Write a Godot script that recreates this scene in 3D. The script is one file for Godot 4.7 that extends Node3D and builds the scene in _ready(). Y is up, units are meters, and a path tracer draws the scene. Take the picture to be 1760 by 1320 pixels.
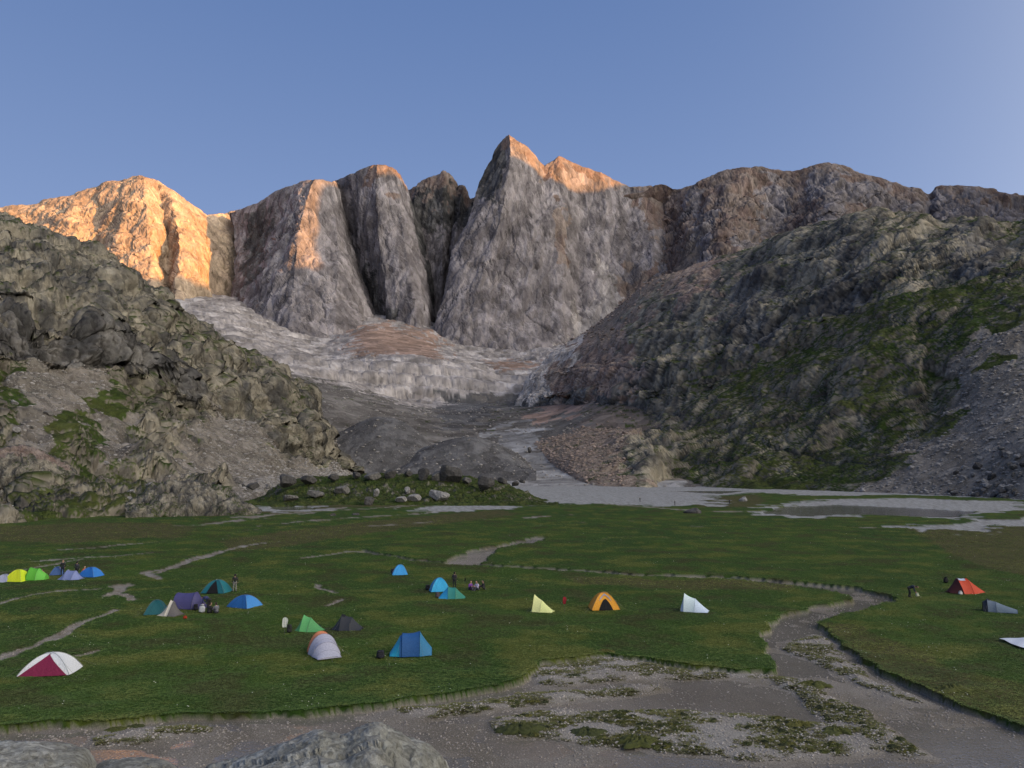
extends Node3D
# An alpine cirque at sunset: a camp of small tents on a flat meadow, a braided
# stream in front, rocky hillsides left and right and a limestone wall behind.
# World metres, y up. The meadow lies at y = 0.

# What the land is made of. Every entry: two base colours (linear) that mix in
# patches, how strongly the relief breaks it up, how readily turf grows on it.
const LIMESTONE := 0
const PALE_SLAB := 1
const GREY_SCREE := 2
const RED_SCREE := 3
const BROWN_ROCK := 4
const TURF := 5
const CRAG := 6
const DARK_AND_SHADED_ROCK := 7  # real dark rock, and painted shade low on buttress_mid
const CRAG_TURF := 8
const PALE_GRAVEL := 9
const MORAINE := 10
const TAN_ROCK := 11
const BROWN_SCREE := 12
const LICHEN_ROCK := 13

const LAND := [
	{"a": Color(.385, .345, .34), "b": Color(.215, .19, .19), "amp": 1.0, "turf": -9.0},
	{"a": Color(.60, .54, .50), "b": Color(.38, .34, .315), "amp": .7, "turf": -9.0},
	{"a": Color(.25, .225, .20), "b": Color(.18, .16, .14), "amp": .16, "turf": -1.0},
	{"a": Color(.46, .31, .235), "b": Color(.40, .28, .22), "amp": .22, "turf": -9.0},
	{"a": Color(.25, .18, .15), "b": Color(.31, .25, .215), "amp": .9, "turf": -1.6},
	{"a": Color(.16, .14, .11), "b": Color(.20, .18, .15), "amp": .5, "turf": .22},
	{"a": Color(.30, .27, .215), "b": Color(.105, .10, .092), "amp": 1.0, "turf": -.45},
	{"a": Color(.19, .18, .17), "b": Color(.075, .072, .072), "amp": 1.15, "turf": -9.0},
	{"a": Color(.26, .235, .185), "b": Color(.12, .11, .095), "amp": .95, "turf": -.06},
	{"a": Color(.46, .445, .43), "b": Color(.36, .345, .33), "amp": .10, "turf": -9.0},
	{"a": Color(.145, .138, .135), "b": Color(.18, .17, .165), "amp": .4, "turf": -1.4},
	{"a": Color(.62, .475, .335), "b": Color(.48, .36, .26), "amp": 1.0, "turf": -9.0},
	{"a": Color(.26, .21, .175), "b": Color(.21, .175, .15), "amp": .16, "turf": -.8},
	{"a": Color(.52, .51, .45), "b": Color(.34, .33, .28), "amp": 1.0, "turf": -9.0},
]

const TERRAIN := {
	"left_peak": {"rows": 8, "amp": 19, "freq": 0.006, "vert": 0.4, "step": 70, "dip": Vector3(.4, 0, 0), "terrace": 0.35, "crest": 0.5, "macro": 0.7, "angular": 0.85, "su": [26, 65, 39, 39, 33, 31, 34, 18, 18, 21, 24, 23, 33], "sv": [52, 45, 42, 36, 31, 21, 10],
		"points": [-1559,237,-1750, -1703,361,-1900, -1847,487,-2050, -1991,611,-2200, -2135,738,-2350, -2278,846,-2500, -2323,736,-2575, -2642,426,-2920, -1340,237,-1750, -1465,369,-1900, -1597,506,-2060, -1730,653,-2220, -1855,783,-2370, -1961,885,-2500, -2001,775,-2575, -2275,465,-2920, -1203,237,-1750, -1316,376,-1900, -1435,523,-2060, -1548,668,-2210, -1674,806,-2380, -1777,911,-2520, -1812,801,-2595, -2061,491,-2940, -1128,238,-1760, -1226,376,-1900, -1350,528,-2080, -1475,683,-2260, -1587,829,-2420, -1663,929,-2530, -1697,819,-2605, -1929,509,-2950, -1059,238,-1760, -1154,378,-1910, -1248,523,-2060, -1335,674,-2200, -1435,829,-2360, -1540,961,-2530, -1570,851,-2605, -1786,541,-2950, -1015,240,-1780, -1113,386,-1950, -1203,535,-2110, -1299,707,-2280, -1382,873,-2430, -1442,1001,-2540, -1471,891,-2615, -1672,581,-2960, -956,243,-1800, -1036,386,-1950, -1112,530,-2090, -1190,692,-2230, -1269,862,-2370, -1363,1024,-2540, -1391,914,-2615, -1582,604,-2960, -911,249,-1850, -969,392,-1980, -1028,533,-2100, -1097,689,-2220, -1179,854,-2350, -1286,1022,-2520, -1312,912,-2595, -1492,602,-2940, -888,256,-1900, -976,411,-2080, -1052,567,-2240, -1117,725,-2370, -1173,870,-2450, -1247,1015,-2540, -1271,905,-2615, -1446,595,-2960, -852,253,-1880, -913,397,-2010, -964,538,-2120, -1015,674,-2230, -1092,822,-2370, -1205,990,-2550, -1229,880,-2625, -1398,570,-2970, -838,262,-1950, -896,413,-2090, -940,555,-2190, -984,682,-2290, -1064,817,-2430, -1163,958,-2580, -1186,848,-2655, -1349,538,-3000, -841,275,-2050, -897,434,-2200, -943,569,-2320, -985,691,-2420, -1041,808,-2530, -1103,929,-2630, -1125,819,-2705, -1280,509,-3050, -815,288,-2150, -884,459,-2330, -926,600,-2450, -964,727,-2550, -1007,846,-2630, -1055,955,-2700, -1076,845,-2775, -1224,535,-3120, -756,301,-2250, -812,472,-2400, -867,624,-2550, -905,755,-2650, -937,880,-2700, -970,1009,-2750, -989,899,-2825, -1125,589,-3170],
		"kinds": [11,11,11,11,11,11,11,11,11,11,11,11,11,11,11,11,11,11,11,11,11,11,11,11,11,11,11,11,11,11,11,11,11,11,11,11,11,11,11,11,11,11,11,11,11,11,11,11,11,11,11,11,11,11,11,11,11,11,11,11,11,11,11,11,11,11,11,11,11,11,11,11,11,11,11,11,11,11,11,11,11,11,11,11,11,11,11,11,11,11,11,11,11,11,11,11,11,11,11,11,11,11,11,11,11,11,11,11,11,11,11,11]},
	"buttress_west": {"rows": 8, "amp": 18, "freq": 0.0062, "vert": 0.38, "way": Vector3(-.2, .96, -.18), "crest": 0.5, "macro": 0.3, "angular": 0.85, "su": [25, 34, 32, 24, 26, 20, 17, 18], "sv": [52, 49, 45, 41, 38, 21, 10],
		"points": [-832,305,-2150, -864,434,-2250, -896,569,-2360, -932,705,-2470, -976,824,-2560, -1025,934,-2640, -1046,824,-2715, -1189,514,-3060, -762,291,-2050, -787,424,-2150, -810,552,-2250, -849,692,-2390, -878,826,-2500, -903,942,-2560, -921,832,-2635, -1048,522,-2980, -664,260,-1930, -686,385,-2030, -708,523,-2130, -729,683,-2260, -748,832,-2380, -773,971,-2480, -789,861,-2555, -897,551,-2900, -550,234,-1840, -589,382,-1970, -624,530,-2090, -642,671,-2190, -657,820,-2290, -655,968,-2400, -668,858,-2475, -760,548,-2820, -508,236,-1860, -540,386,-1990, -568,535,-2110, -585,686,-2240, -607,831,-2340, -626,978,-2440, -639,868,-2515, -726,558,-2860, -455,238,-1880, -482,381,-2010, -508,543,-2140, -538,686,-2270, -575,836,-2380, -611,992,-2480, -623,882,-2555, -708,572,-2900, -413,248,-1960, -430,388,-2090, -476,547,-2230, -521,703,-2340, -570,852,-2440, -613,1011,-2540, -625,901,-2615, -711,591,-2960, -377,265,-2100, -403,395,-2230, -460,547,-2350, -518,700,-2440, -570,856,-2530, -615,1023,-2620, -627,913,-2695, -713,603,-3040, -341,289,-2300, -377,415,-2400, -440,547,-2480, -508,709,-2560, -569,860,-2640, -611,1010,-2720, -623,900,-2795, -709,590,-3140],
		"kinds": [0,0,0,0,0,0,0,0,1,4,0,7,7,0,0,0,0,0,0,0,0,0,0,0,0,0,0,0,0,0,0,0,0,0,0,0,0,0,0,0,0,0,0,0,0,0,0,0,0,0,0,0,0,0,0,0,0,0,0,0,0,0,0,0,0,0,0,0,0,0,0,0]},
	"buttress_mid": {"rows": 8, "amp": 18, "freq": 0.0062, "vert": 0.36, "way": Vector3(-.12, .98, -.15), "crest": 0.5, "macro": 0.3, "angular": 0.85, "su": [18, 29, 28, 17, 22], "sv": [46, 43, 48, 51, 46, 21, 10],
		"points": [-428,304,-2280, -462,447,-2370, -517,587,-2440, -561,733,-2500, -608,881,-2560, -645,1038,-2620, -658,928,-2695, -748,618,-3040, -368,293,-2190, -405,433,-2290, -450,571,-2370, -497,710,-2420, -535,859,-2460, -562,1029,-2510, -573,919,-2585, -652,609,-2930, -309,279,-2080, -331,400,-2160, -375,531,-2240, -417,691,-2300, -441,867,-2370, -457,1039,-2450, -466,929,-2525, -530,619,-2870, -256,278,-2070, -272,392,-2140, -295,523,-2220, -329,676,-2300, -364,855,-2390, -398,1029,-2470, -406,919,-2545, -462,609,-2890, -230,285,-2130, -243,397,-2210, -257,534,-2290, -288,692,-2370, -333,859,-2460, -381,1011,-2530, -388,901,-2605, -442,591,-2950, -234,307,-2300, -247,415,-2400, -258,557,-2480, -288,717,-2550, -328,865,-2600, -381,1012,-2650, -389,902,-2725, -442,592,-3070],
		"kinds": [0,0,0,0,0,0,0,0,0,7,7,0,0,0,0,0,0,7,0,0,0,4,4,4,0,0,0,0,0,4,4,4,0,0,0,0,0,0,0,0,7,7,7,7,7,7,7,7]},  # dark kinds low on this face paint the shade of its overhang
	"needle_peak": {"rows": 8, "amp": 14, "freq": 0.011, "vert": 0.35, "angular": 0.8, "su": [9, 8, 16, 14, 7, 4, 6, 7, 14, 19], "sv": [52, 52, 39, 33, 35, 20, 9],
		"points": [-264,317,-2380, -286,485,-2470, -312,662,-2540, -352,805,-2600, -403,925,-2650, -433,1002,-2700, -442,892,-2775, -502,582,-3120, -256,317,-2380, -276,485,-2470, -302,670,-2570, -335,814,-2630, -376,935,-2680, -401,1040,-2730, -409,930,-2805, -465,620,-3150, -250,317,-2380, -268,485,-2470, -286,660,-2530, -312,802,-2590, -346,921,-2640, -365,1057,-2690, -373,947,-2765, -424,637,-3110, -236,317,-2380, -251,485,-2470, -261,656,-2515, -275,797,-2575, -292,916,-2625, -301,1080,-2675, -307,970,-2750, -350,660,-3095, -224,317,-2380, -236,485,-2470, -239,652,-2500, -241,793,-2560, -244,911,-2610, -244,1101,-2660, -249,991,-2735, -283,681,-3080, -218,317,-2380, -228,485,-2470, -232,662,-2540, -229,805,-2600, -224,925,-2650, -220,1097,-2700, -224,987,-2775, -255,677,-3120, -215,317,-2380, -224,485,-2470, -229,669,-2565, -223,812,-2625, -214,933,-2675, -206,1059,-2725, -210,949,-2800, -239,639,-3145, -210,317,-2380, -218,485,-2470, -216,656,-2515, -205,797,-2575, -190,916,-2625, -179,1053,-2675, -182,943,-2750, -207,633,-3095, -204,317,-2380, -211,485,-2470, -208,662,-2540, -192,805,-2600, -170,925,-2650, -154,1009,-2700, -157,899,-2775, -178,589,-3120, -192,317,-2380, -195,485,-2470, -187,662,-2540, -160,805,-2600, -124,925,-2650, -98,1036,-2700, -100,926,-2775, -113,616,-3120, -176,317,-2380, -175,485,-2470, -159,662,-2540, -116,805,-2600, -60,925,-2650, -22,1036,-2700, -22,926,-2775, -25,616,-3120],
		"kinds": [7,0,0,0,7,4,4,4,7,0,0,0,7,4,4,4,7,0,0,0,7,4,4,4,7,0,0,0,7,4,4,4,7,0,0,0,7,4,4,4,7,0,0,0,7,4,4,4,7,0,0,0,7,4,4,4,7,0,0,0,7,4,4,4,7,0,0,0,7,4,4,4,7,0,0,0,7,4,4,4,7,0,0,0,7,4,4,4]},
	"main_peak": {"rows": 9, "amp": 18, "freq": 0.0058, "vert": 0.34, "way": Vector3(.16, .96, -.2), "crest": 0.5, "macro": 0.3, "angular": 0.85, "su": [32, 17, 18, 37, 33, 20, 19, 29, 28, 27, 36], "sv": [37, 43, 47, 52, 53, 37, 21, 10],
		"points": [-189,289,-2300, -188,415,-2400, -176,547,-2480, -138,688,-2560, -94,854,-2620, -54,1051,-2680, 11,1198,-2720, 11,1088,-2795, 13,778,-3140, -224,259,-2050, -224,378,-2130, -213,507,-2210, -189,645,-2290, -146,805,-2370, -104,988,-2440, -44,1130,-2500, -45,1020,-2575, -52,710,-2920, -179,252,-1990, -180,361,-2080, -167,488,-2165, -137,632,-2245, -93,796,-2320, -52,998,-2400, -28,1150,-2485, -29,1040,-2560, -33,730,-2905, -138,240,-1960, -133,343,-2050, -115,474,-2140, -83,617,-2220, -40,782,-2290, -6,1004,-2365, -10,1154,-2470, -10,1044,-2545, -12,734,-2890, -23,234,-1975, -16,332,-2065, 0,461,-2160, 18,607,-2240, 35,780,-2320, 48,988,-2405, 44,1125,-2490, 45,1015,-2565, 51,705,-2910, 69,227,-1980, 81,324,-2075, 96,446,-2175, 107,594,-2260, 112,766,-2345, 114,931,-2440, 114,1067,-2530, 117,957,-2605, 133,647,-2950, 121,228,-1990, 134,321,-2085, 150,441,-2190, 161,596,-2280, 166,770,-2370, 169,959,-2470, 167,1118,-2560, 171,1008,-2635, 194,698,-2980, 164,221,-2000, 182,316,-2110, 203,441,-2240, 221,604,-2370, 228,782,-2460, 251,950,-2540, 258,1089,-2600, 263,979,-2675, 299,669,-3020, 231,204,-1980, 248,297,-2090, 272,420,-2220, 299,578,-2360, 323,765,-2470, 341,936,-2560, 353,1073,-2640, 360,963,-2715, 409,653,-3060, 291,186,-1950, 314,278,-2070, 342,399,-2200, 374,554,-2340, 401,741,-2470, 424,901,-2570, 434,1035,-2650, 443,925,-2725, 504,615,-3070, 347,181,-1900, 376,271,-2020, 405,390,-2150, 444,545,-2300, 476,736,-2440, 498,894,-2560, 507,1035,-2650, 517,925,-2725, 588,615,-3070, 443,181,-1900, 478,274,-2040, 518,399,-2200, 564,564,-2380, 597,739,-2520, 612,897,-2620, 618,1025,-2700, 630,915,-2775, 717,605,-3120],
		"kinds": [0,0,0,0,0,0,0,0,0,0,0,0,0,0,7,4,4,4,0,0,0,0,0,7,4,4,4,1,0,0,0,0,0,4,4,4,1,0,0,0,0,0,4,4,4,1,0,0,0,0,0,4,4,4,1,1,0,0,4,0,4,4,4,1,1,1,0,0,0,4,4,4,1,1,1,1,0,0,4,4,4,1,1,1,4,0,0,4,4,4,1,4,4,4,0,4,4,4,4,4,4,4,4,4,4,4,4,4]},
	"ridge_east": {"rows": 8, "amp": 28, "freq": 0.0062, "vert": 0.8, "step": 60, "dip": Vector3(-.3, 0, 0), "terrace": 0.45, "crest": 0.4, "macro": 0.9, "angular": 0.25, "su": [24, 21, 17, 16, 20, 20, 22, 26, 22, 19, 17, 20, 25, 26, 15, 15, 12, 21, 31, 36, 53, 23, 30], "sv": [35, 32, 29, 27, 22, 20, 9],
		"points": [251,354,-2000, 324,557,-2490, 378,751,-2805, 408,901,-2925, 413,996,-2870, 379,992,-2620, 386,882,-2695, 439,572,-3040, 312,364,-1983, 386,549,-2383, 442,728,-2653, 475,873,-2773, 487,977,-2763, 460,1003,-2603, 469,893,-2678, 534,583,-3023, 364,378,-1968, 425,536,-2238, 476,693,-2444, 511,831,-2564, 535,951,-2618, 531,1022,-2588, 541,912,-2664, 616,602,-3008, 405,368,-1957, 463,515,-2187, 514,664,-2372, 553,798,-2492, 582,921,-2567, 586,1006,-2577, 598,896,-2652, 680,586,-2997, 444,369,-1945, 489,498,-2095, 534,631,-2240, 574,761,-2360, 615,893,-2475, 639,1006,-2565, 652,896,-2640, 742,586,-2985, 487,390,-1933, 528,513,-2053, 573,642,-2183, 616,771,-2303, 664,908,-2433, 699,1033,-2553, 713,923,-2628, 810,613,-2973, 532,406,-1919, 571,524,-2019, 617,650,-2139, 663,779,-2259, 717,920,-2399, 761,1053,-2539, 776,943,-2614, 883,633,-2959, 585,412,-1903, 637,538,-2033, 691,670,-2168, 742,800,-2288, 795,937,-2413, 834,1060,-2523, 851,950,-2598, 968,640,-2943, 646,402,-1884, 723,542,-2074, 794,684,-2240, 849,817,-2360, 897,945,-2454, 918,1043,-2504, 937,933,-2580, 1065,623,-2924, 695,397,-1869, 772,532,-2042, 844,670,-2198, 903,801,-2318, 957,930,-2422, 987,1035,-2489, 1007,925,-2564, 1145,615,-2909, 735,411,-1856, 799,535,-1986, 866,666,-2121, 928,795,-2241, 993,931,-2366, 1043,1052,-2476, 1064,942,-2551, 1210,632,-2896, 774,411,-1844, 832,530,-1954, 898,656,-2079, 963,784,-2199, 1036,922,-2334, 1097,1051,-2464, 1119,941,-2539, 1273,631,-2884, 815,392,-1830, 890,516,-1970, 966,647,-2110, 1035,774,-2230, 1104,907,-2350, 1155,1023,-2450, 1178,913,-2525, 1340,603,-2870, 864,365,-1813, 952,492,-1973, 1038,623,-2123, 1111,749,-2243, 1180,877,-2353, 1224,983,-2433, 1248,873,-2508, 1420,563,-2853, 915,343,-1795, 1016,470,-1968, 1110,601,-2125, 1187,726,-2245, 1257,850,-2348, 1297,950,-2415, 1323,840,-2490, 1504,530,-2835, 945,338,-1784, 1049,463,-1954, 1146,593,-2109, 1225,717,-2229, 1298,841,-2334, 1341,942,-2404, 1368,832,-2479, 1556,522,-2824, 971,321,-1774, 1105,455,-1994, 1220,592,-2174, 1302,717,-2294, 1362,834,-2374, 1379,916,-2394, 1406,806,-2469, 1599,496,-2814, 990,340,-1768, 1099,464,-1938, 1201,594,-2093, 1284,718,-2213, 1360,841,-2318, 1406,942,-2388, 1434,832,-2463, 1630,522,-2808, 1031,337,-1753, 1139,459,-1913, 1242,586,-2063, 1329,708,-2183, 1411,832,-2293, 1465,936,-2373, 1495,826,-2448, 1700,516,-2793, 1088,322,-1731, 1196,439,-1881, 1303,562,-2026, 1395,682,-2146, 1485,806,-2261, 1549,911,-2351, 1580,801,-2426, 1797,491,-2771, 1152,301,-1706, 1274,418,-1866, 1391,540,-2016, 1489,658,-2136, 1581,778,-2246, 1643,879,-2326, 1676,769,-2401, 1906,459,-2746, 1243,279,-1668, 1376,392,-1828, 1504,511,-1978, 1611,626,-2098, 1711,743,-2208, 1779,842,-2288, 1815,732,-2363, 2064,422,-2708, 1380,218,-1605, 1532,322,-1765, 1678,433,-1915, 1799,541,-2035, 1913,652,-2145, 1991,745,-2225, 2031,635,-2300, 2309,325,-2645, 1540,159,-1521, 1717,254,-1681, 1887,356,-1831, 2027,457,-1951, 2158,560,-2061, 2250,647,-2141, 2295,537,-2216, 2610,227,-2561],
		"kinds": [12,4,0,4,0,4,4,4,12,0,4,4,4,4,4,4,12,12,0,0,4,4,4,4,12,7,4,4,4,4,4,4,12,4,12,4,0,4,4,4,12,0,0,0,4,4,4,4,12,12,4,4,4,4,4,4,12,7,0,4,4,4,4,4,12,4,4,0,0,4,4,4,12,0,12,4,4,4,4,4,12,12,0,4,0,4,4,4,12,7,4,0,0,4,4,4,12,4,0,4,0,4,4,4,12,0,0,4,0,4,4,4,12,12,0,0,0,4,4,4,12,7,0,4,0,4,4,4,12,4,4,4,0,4,4,4,12,0,0,0,0,4,4,4,12,12,4,4,0,4,4,4,12,7,12,4,0,4,4,4,12,4,0,0,0,4,4,4,12,0,4,4,0,4,4,4,12,12,0,4,0,4,4,4,12,7,4,0,0,4,4,4]},
	"cirque_floor": {"rows": 11, "amp": 9, "freq": 0.012, "vert": 0.6, "step": 26, "dip": Vector3(.1, 0, 0), "swell": 0.35, "terrace": 1.25, "su": [58, 76, 59, 47, 47, 47, 47, 47, 47, 48, 60, 65], "sv": [17, 24, 31, 31, 26, 11, 10, 20, 25, 29],
		"points": [-292,-1,-520, -329,8,-585, -390,42,-690, -483,95,-850, -599,153,-1050, -716,220,-1250, -751,245,-1310, -804,274,-1400, -920,334,-1600, -1095,431,-1900, -1331,601,-2300, -252,-1,-520, -284,7,-585, -336,38,-690, -417,89,-850, -517,147,-1050, -618,212,-1250, -648,234,-1310, -693,264,-1400, -794,329,-1600, -945,434,-1900, -1147,582,-2300, -200,-1,-520, -225,6,-585, -267,33,-690, -330,81,-850, -410,143,-1050, -490,202,-1250, -514,224,-1310, -550,253,-1400, -629,311,-1600, -749,416,-1900, -909,554,-2300, -160,-1,-520, -180,7,-585, -213,31,-690, -264,78,-850, -328,137,-1050, -391,190,-1250, -411,213,-1310, -439,236,-1400, -502,281,-1600, -598,370,-1900, -726,508,-2300, -128,-1,-520, -144,5,-585, -170,21,-690, -211,71,-850, -262,124,-1050, -313,171,-1250, -328,199,-1310, -351,223,-1400, -401,263,-1600, -478,343,-1900, -580,471,-2300, -96,-1,-520, -108,4,-585, -128,20,-690, -158,58,-850, -196,107,-1050, -234,149,-1250, -246,193,-1310, -263,223,-1400, -301,268,-1600, -358,355,-1900, -435,490,-2300, -64,-1,-520, -72,5,-585, -85,19,-690, -105,48,-850, -131,93,-1050, -156,125,-1250, -164,180,-1310, -175,223,-1400, -201,260,-1600, -239,334,-1900, -290,481,-2300, -32,-1,-520, -36,4,-585, -43,17,-690, -53,44,-850, -65,88,-1050, -78,122,-1250, -82,170,-1310, -88,207,-1400, -100,248,-1600, -119,310,-1900, -145,435,-2300, 0,-1,-520, 0,4,-585, 0,15,-690, 0,47,-850, 0,88,-1050, 0,122,-1250, 0,160,-1310, 0,192,-1400, 0,235,-1600, 0,298,-1900, 0,416,-2300, 32,-1,-520, 36,5,-585, 43,19,-690, 53,56,-850, 65,99,-1050, 78,145,-1250, 82,180,-1310, 88,201,-1400, 100,240,-1600, 119,307,-1900, 145,416,-2300, 64,-1,-520, 72,7,-585, 85,26,-690, 106,75,-850, 131,124,-1050, 156,172,-1250, 164,199,-1310, 175,223,-1400, 201,268,-1600, 239,338,-1900, 290,453,-2300, 104,-1,-520, 117,11,-585, 139,34,-690, 172,88,-850, 213,147,-1050, 255,202,-1250, 267,222,-1310, 286,249,-1400, 327,306,-1600, 389,395,-1900, 472,527,-2300, 148,-1,-520, 167,15,-585, 198,42,-690, 245,101,-850, 304,163,-1050, 363,222,-1250, 381,242,-1310, 407,275,-1400, 466,338,-1600, 555,437,-1900, 674,582,-2300],
		"kinds": [2,2,2,2,2,12,12,12,12,1,1,2,2,2,2,2,12,12,12,1,1,1,2,2,2,2,2,12,1,1,1,1,1,2,2,2,2,2,1,1,1,1,1,1,9,9,2,2,2,1,1,1,1,1,1,9,9,2,2,2,1,1,1,3,3,1,9,9,9,2,2,1,1,1,3,3,1,9,9,9,2,10,10,1,1,1,1,1,9,9,9,9,2,2,1,1,3,1,1,9,9,9,2,3,3,1,1,1,1,1,9,9,12,12,12,1,1,1,1,1,1,9,12,12,12,12,12,1,1,1,1,1,2,12,12,12,12,12,1,1,1,1,1]},
	"moraine_west": {"rows": 6, "amp": 1.6, "freq": 0.05, "vert": 1, "su": [22, 21, 18, 24, 26, 28, 23], "sv": [21, 24, 27, 10, 24],
		"points": [-142,-3,-595, -148,12,-620, -157,23,-645, -171,39,-690, -177,42,-715, -195,33,-780, -127,-3,-595, -133,12,-620, -141,26,-645, -154,45,-690, -160,48,-715, -176,41,-780, -114,-3,-595, -118,12,-620, -127,30,-645, -138,53,-690, -143,56,-715, -158,49,-780, -102,-3,-595, -106,12,-620, -114,32,-645, -124,57,-690, -129,60,-715, -143,54,-780, -85,-3,-595, -88,12,-620, -95,30,-645, -104,54,-690, -108,57,-715, -120,50,-780, -69,-3,-595, -72,12,-620, -78,25,-645, -85,43,-690, -89,45,-715, -99,38,-780, -54,-3,-595, -56,12,-620, -62,18,-645, -68,27,-690, -71,29,-715, -79,20,-780, -41,-3,-595, -43,12,-620, -48,13,-645, -53,16,-690, -55,18,-715, -62,8,-780],
		"kinds": [10,10,10,10,10,10,10,10,10,10,10,10,10,10,10,10,10,10,10,10,10,10,10,10,10,10,10,10,10,10,10,10,10,10,10,10,10,10,10,10,10,10,10,10,10,10,10,10]},
	"moraine_east": {"rows": 6, "amp": 1.6, "freq": 0.05, "vert": 1, "su": [35, 37, 24, 22, 23, 18, 13], "sv": [20, 14, 16, 9, 24],
		"points": [-86,-3,-565, -90,10,-590, -95,10,-612, -101,10,-640, -104,12,-660, -113,3,-720, -67,-3,-565, -70,10,-590, -74,17,-612, -79,26,-640, -82,28,-660, -89,21,-720, -43,-3,-565, -45,10,-590, -48,21,-612, -52,35,-640, -54,37,-660, -58,31,-720, -27,-3,-565, -28,10,-590, -31,22,-612, -34,37,-640, -35,39,-660, -38,33,-720, -13,-3,-565, -13,10,-590, -15,20,-612, -17,33,-640, -18,35,-660, -19,28,-720, 2,-3,-565, 2,10,-590, 0,17,-612, -1,26,-640, -1,28,-660, -1,20,-720, 12,-3,-565, 13,10,-590, 12,13,-612, 11,18,-640, 11,20,-660, 12,12,-720, 18,-3,-565, 19,10,-590, 18,10,-612, 17,10,-640, 18,12,-660, 19,3,-720],
		"kinds": [10,10,10,10,10,10,10,10,10,10,10,10,10,10,10,10,10,10,10,10,10,10,10,10,10,10,10,10,10,10,10,10,10,10,10,10,10,10,10,10,10,10,10,10,10,10,10,10]},
	"hillside_left": {"rows": 11, "amp": 15, "freq": 0.018, "vert": 0.8, "step": 20, "dip": Vector3(.3, 0, .1), "swell": 0.6, "crest": 0.6, "albedo_lift": Color(1.15, 1.13, 1.08), "macro": 0.8, "foot": 0.3, "su": [22, 12, 32, 25, 25, 28, 25, 25, 27, 30, 25, 24, 20, 20], "sv": [41, 110, 114, 90, 52, 52, 69, 57, 56, 40],
		"points": [-75.9,-3.0,-77.0, -93.7,-0.5,-95.0, -149.1,2.7,-150.0, -241.3,20.7,-240.0, -304.8,50.8,-300.0, -322.2,72.7,-315.0, -360.6,102.0,-350.0, -457,161,-440, -566,240,-540, -623,195,-635, -657,-180,-960, -83.8,-3.0,-102.0, -98.6,-0.8,-120.0, -148.9,2.8,-180.0, -225.8,24.9,-270.0, -282.7,54.8,-335.0, -297.3,77.5,-350.0, -329.2,107.2,-385.0, -409,161,-475, -503,232,-580, -553,187,-675, -584,-188,-1000, -87.8,-3.0,-120.0, -100.9,-1.2,-138.0, -145.7,3.3,-198.0, -204.2,23.0,-275.0, -262.4,55.8,-350.0, -275.5,79.1,-365.0, -303.9,109.3,-400.0, -375,160,-490, -446,222,-580, -491,177,-675, -518,-198,-1000, -87.2,-3.0,-130.0, -99.3,-1.1,-148.0, -141.7,3.6,-210.0, -193.9,21.8,-285.0, -250.8,56.8,-365.0, -262.2,80.8,-379.1, -287,111,-412, -350,160,-500, -412,212,-585, -453,167,-680, -478,-208,-1005, -87.6,-3.0,-140.0, -98.9,-0.8,-158.0, -137.2,4.9,-218.0, -188.4,20.9,-298.0, -241.3,60.2,-378.0, -251.4,82.2,-392.1, -274,110,-425, -332,156,-510, -388,205,-592, -426,160,-687, -450,-215,-1012, -85.3,-3.0,-147.0, -95.8,-0.4,-165.0, -132.6,4.9,-228.0, -185.5,20.9,-318.0, -234.5,58.7,-398.0, -243,81,-411, -262,108,-440, -316,151,-522, -369,199,-602, -405,154,-697, -428,-221,-1022, -82.8,-3.0,-157.0, -92.3,-0.2,-175.0, -126.7,4.2,-240.0, -178.8,19.4,-338.0, -226,59,-424, -235,81,-437, -253,107,-466, -298,148,-542, -343,190,-617, -378,145,-712, -398,-230,-1037, -81.9,-3.0,-170.0, -90.6,-0.2,-188.0, -122.9,3.6,-255.0, -171.7,17.0,-356.0, -216,54,-444, -225,77,-458, -244,104,-492, -283,139,-562, -322,174,-632, -354,129,-727, -373,-246,-1052, -82.9,-3.0,-190.0, -90.7,-0.1,-208.0, -124.2,3.0,-285.0, -163.7,13.2,-376.0, -203,49,-464, -211,68,-478, -228,93,-512, -265,123,-582, -304,163,-655, -335,118,-750, -353,-257,-1075, -88.7,-3.0,-227.0, -95.7,0.3,-245.0, -126.0,3.2,-325.0, -159,11,-412, -188,43,-484, -195,60,-498, -210,80,-532, -245,110,-604, -283,144,-675, -311,99,-770, -328,-276,-1095, -100.8,-3.0,-292.0, -107.0,1.3,-310.0, -128.2,4.1,-375.0, -150,11,-442, -169,37,-498, -174,49,-511, -186,64,-542, -215,91,-612, -252,126,-695, -277,81,-790, -292,-294,-1115, -112.7,-3.0,-367.0, -118.3,2.1,-385.0, -130,5,-432, -143,11,-482, -152,28,-517, -157,40,-529, -166,55,-557, -189,76,-622, -222,108,-705, -244,63,-800, -257,-312,-1125, -114,-3,-437, -119,3,-455, -125,6,-485, -130,10,-512, -136,22,-537, -140,32,-548, -147,43,-572, -163,59,-622, -191,83,-695, -210,38,-790, -221,-337,-1115, -109,-3,-477, -113,3,-495, -117,5,-512, -122,7,-532, -127,12,-552, -129,15,-561, -135,18,-582, -147,25,-622, -166,38,-685, -183,-7,-780, -193,-382,-1105, -98,-3,-502, -102,1,-520, -106,2,-540, -109,3,-560, -114,3,-585, -116,4,-596, -121,4,-620, -128,6,-650, -137,9,-690, -151,-36,-785, -159,-411,-1110],
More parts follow.
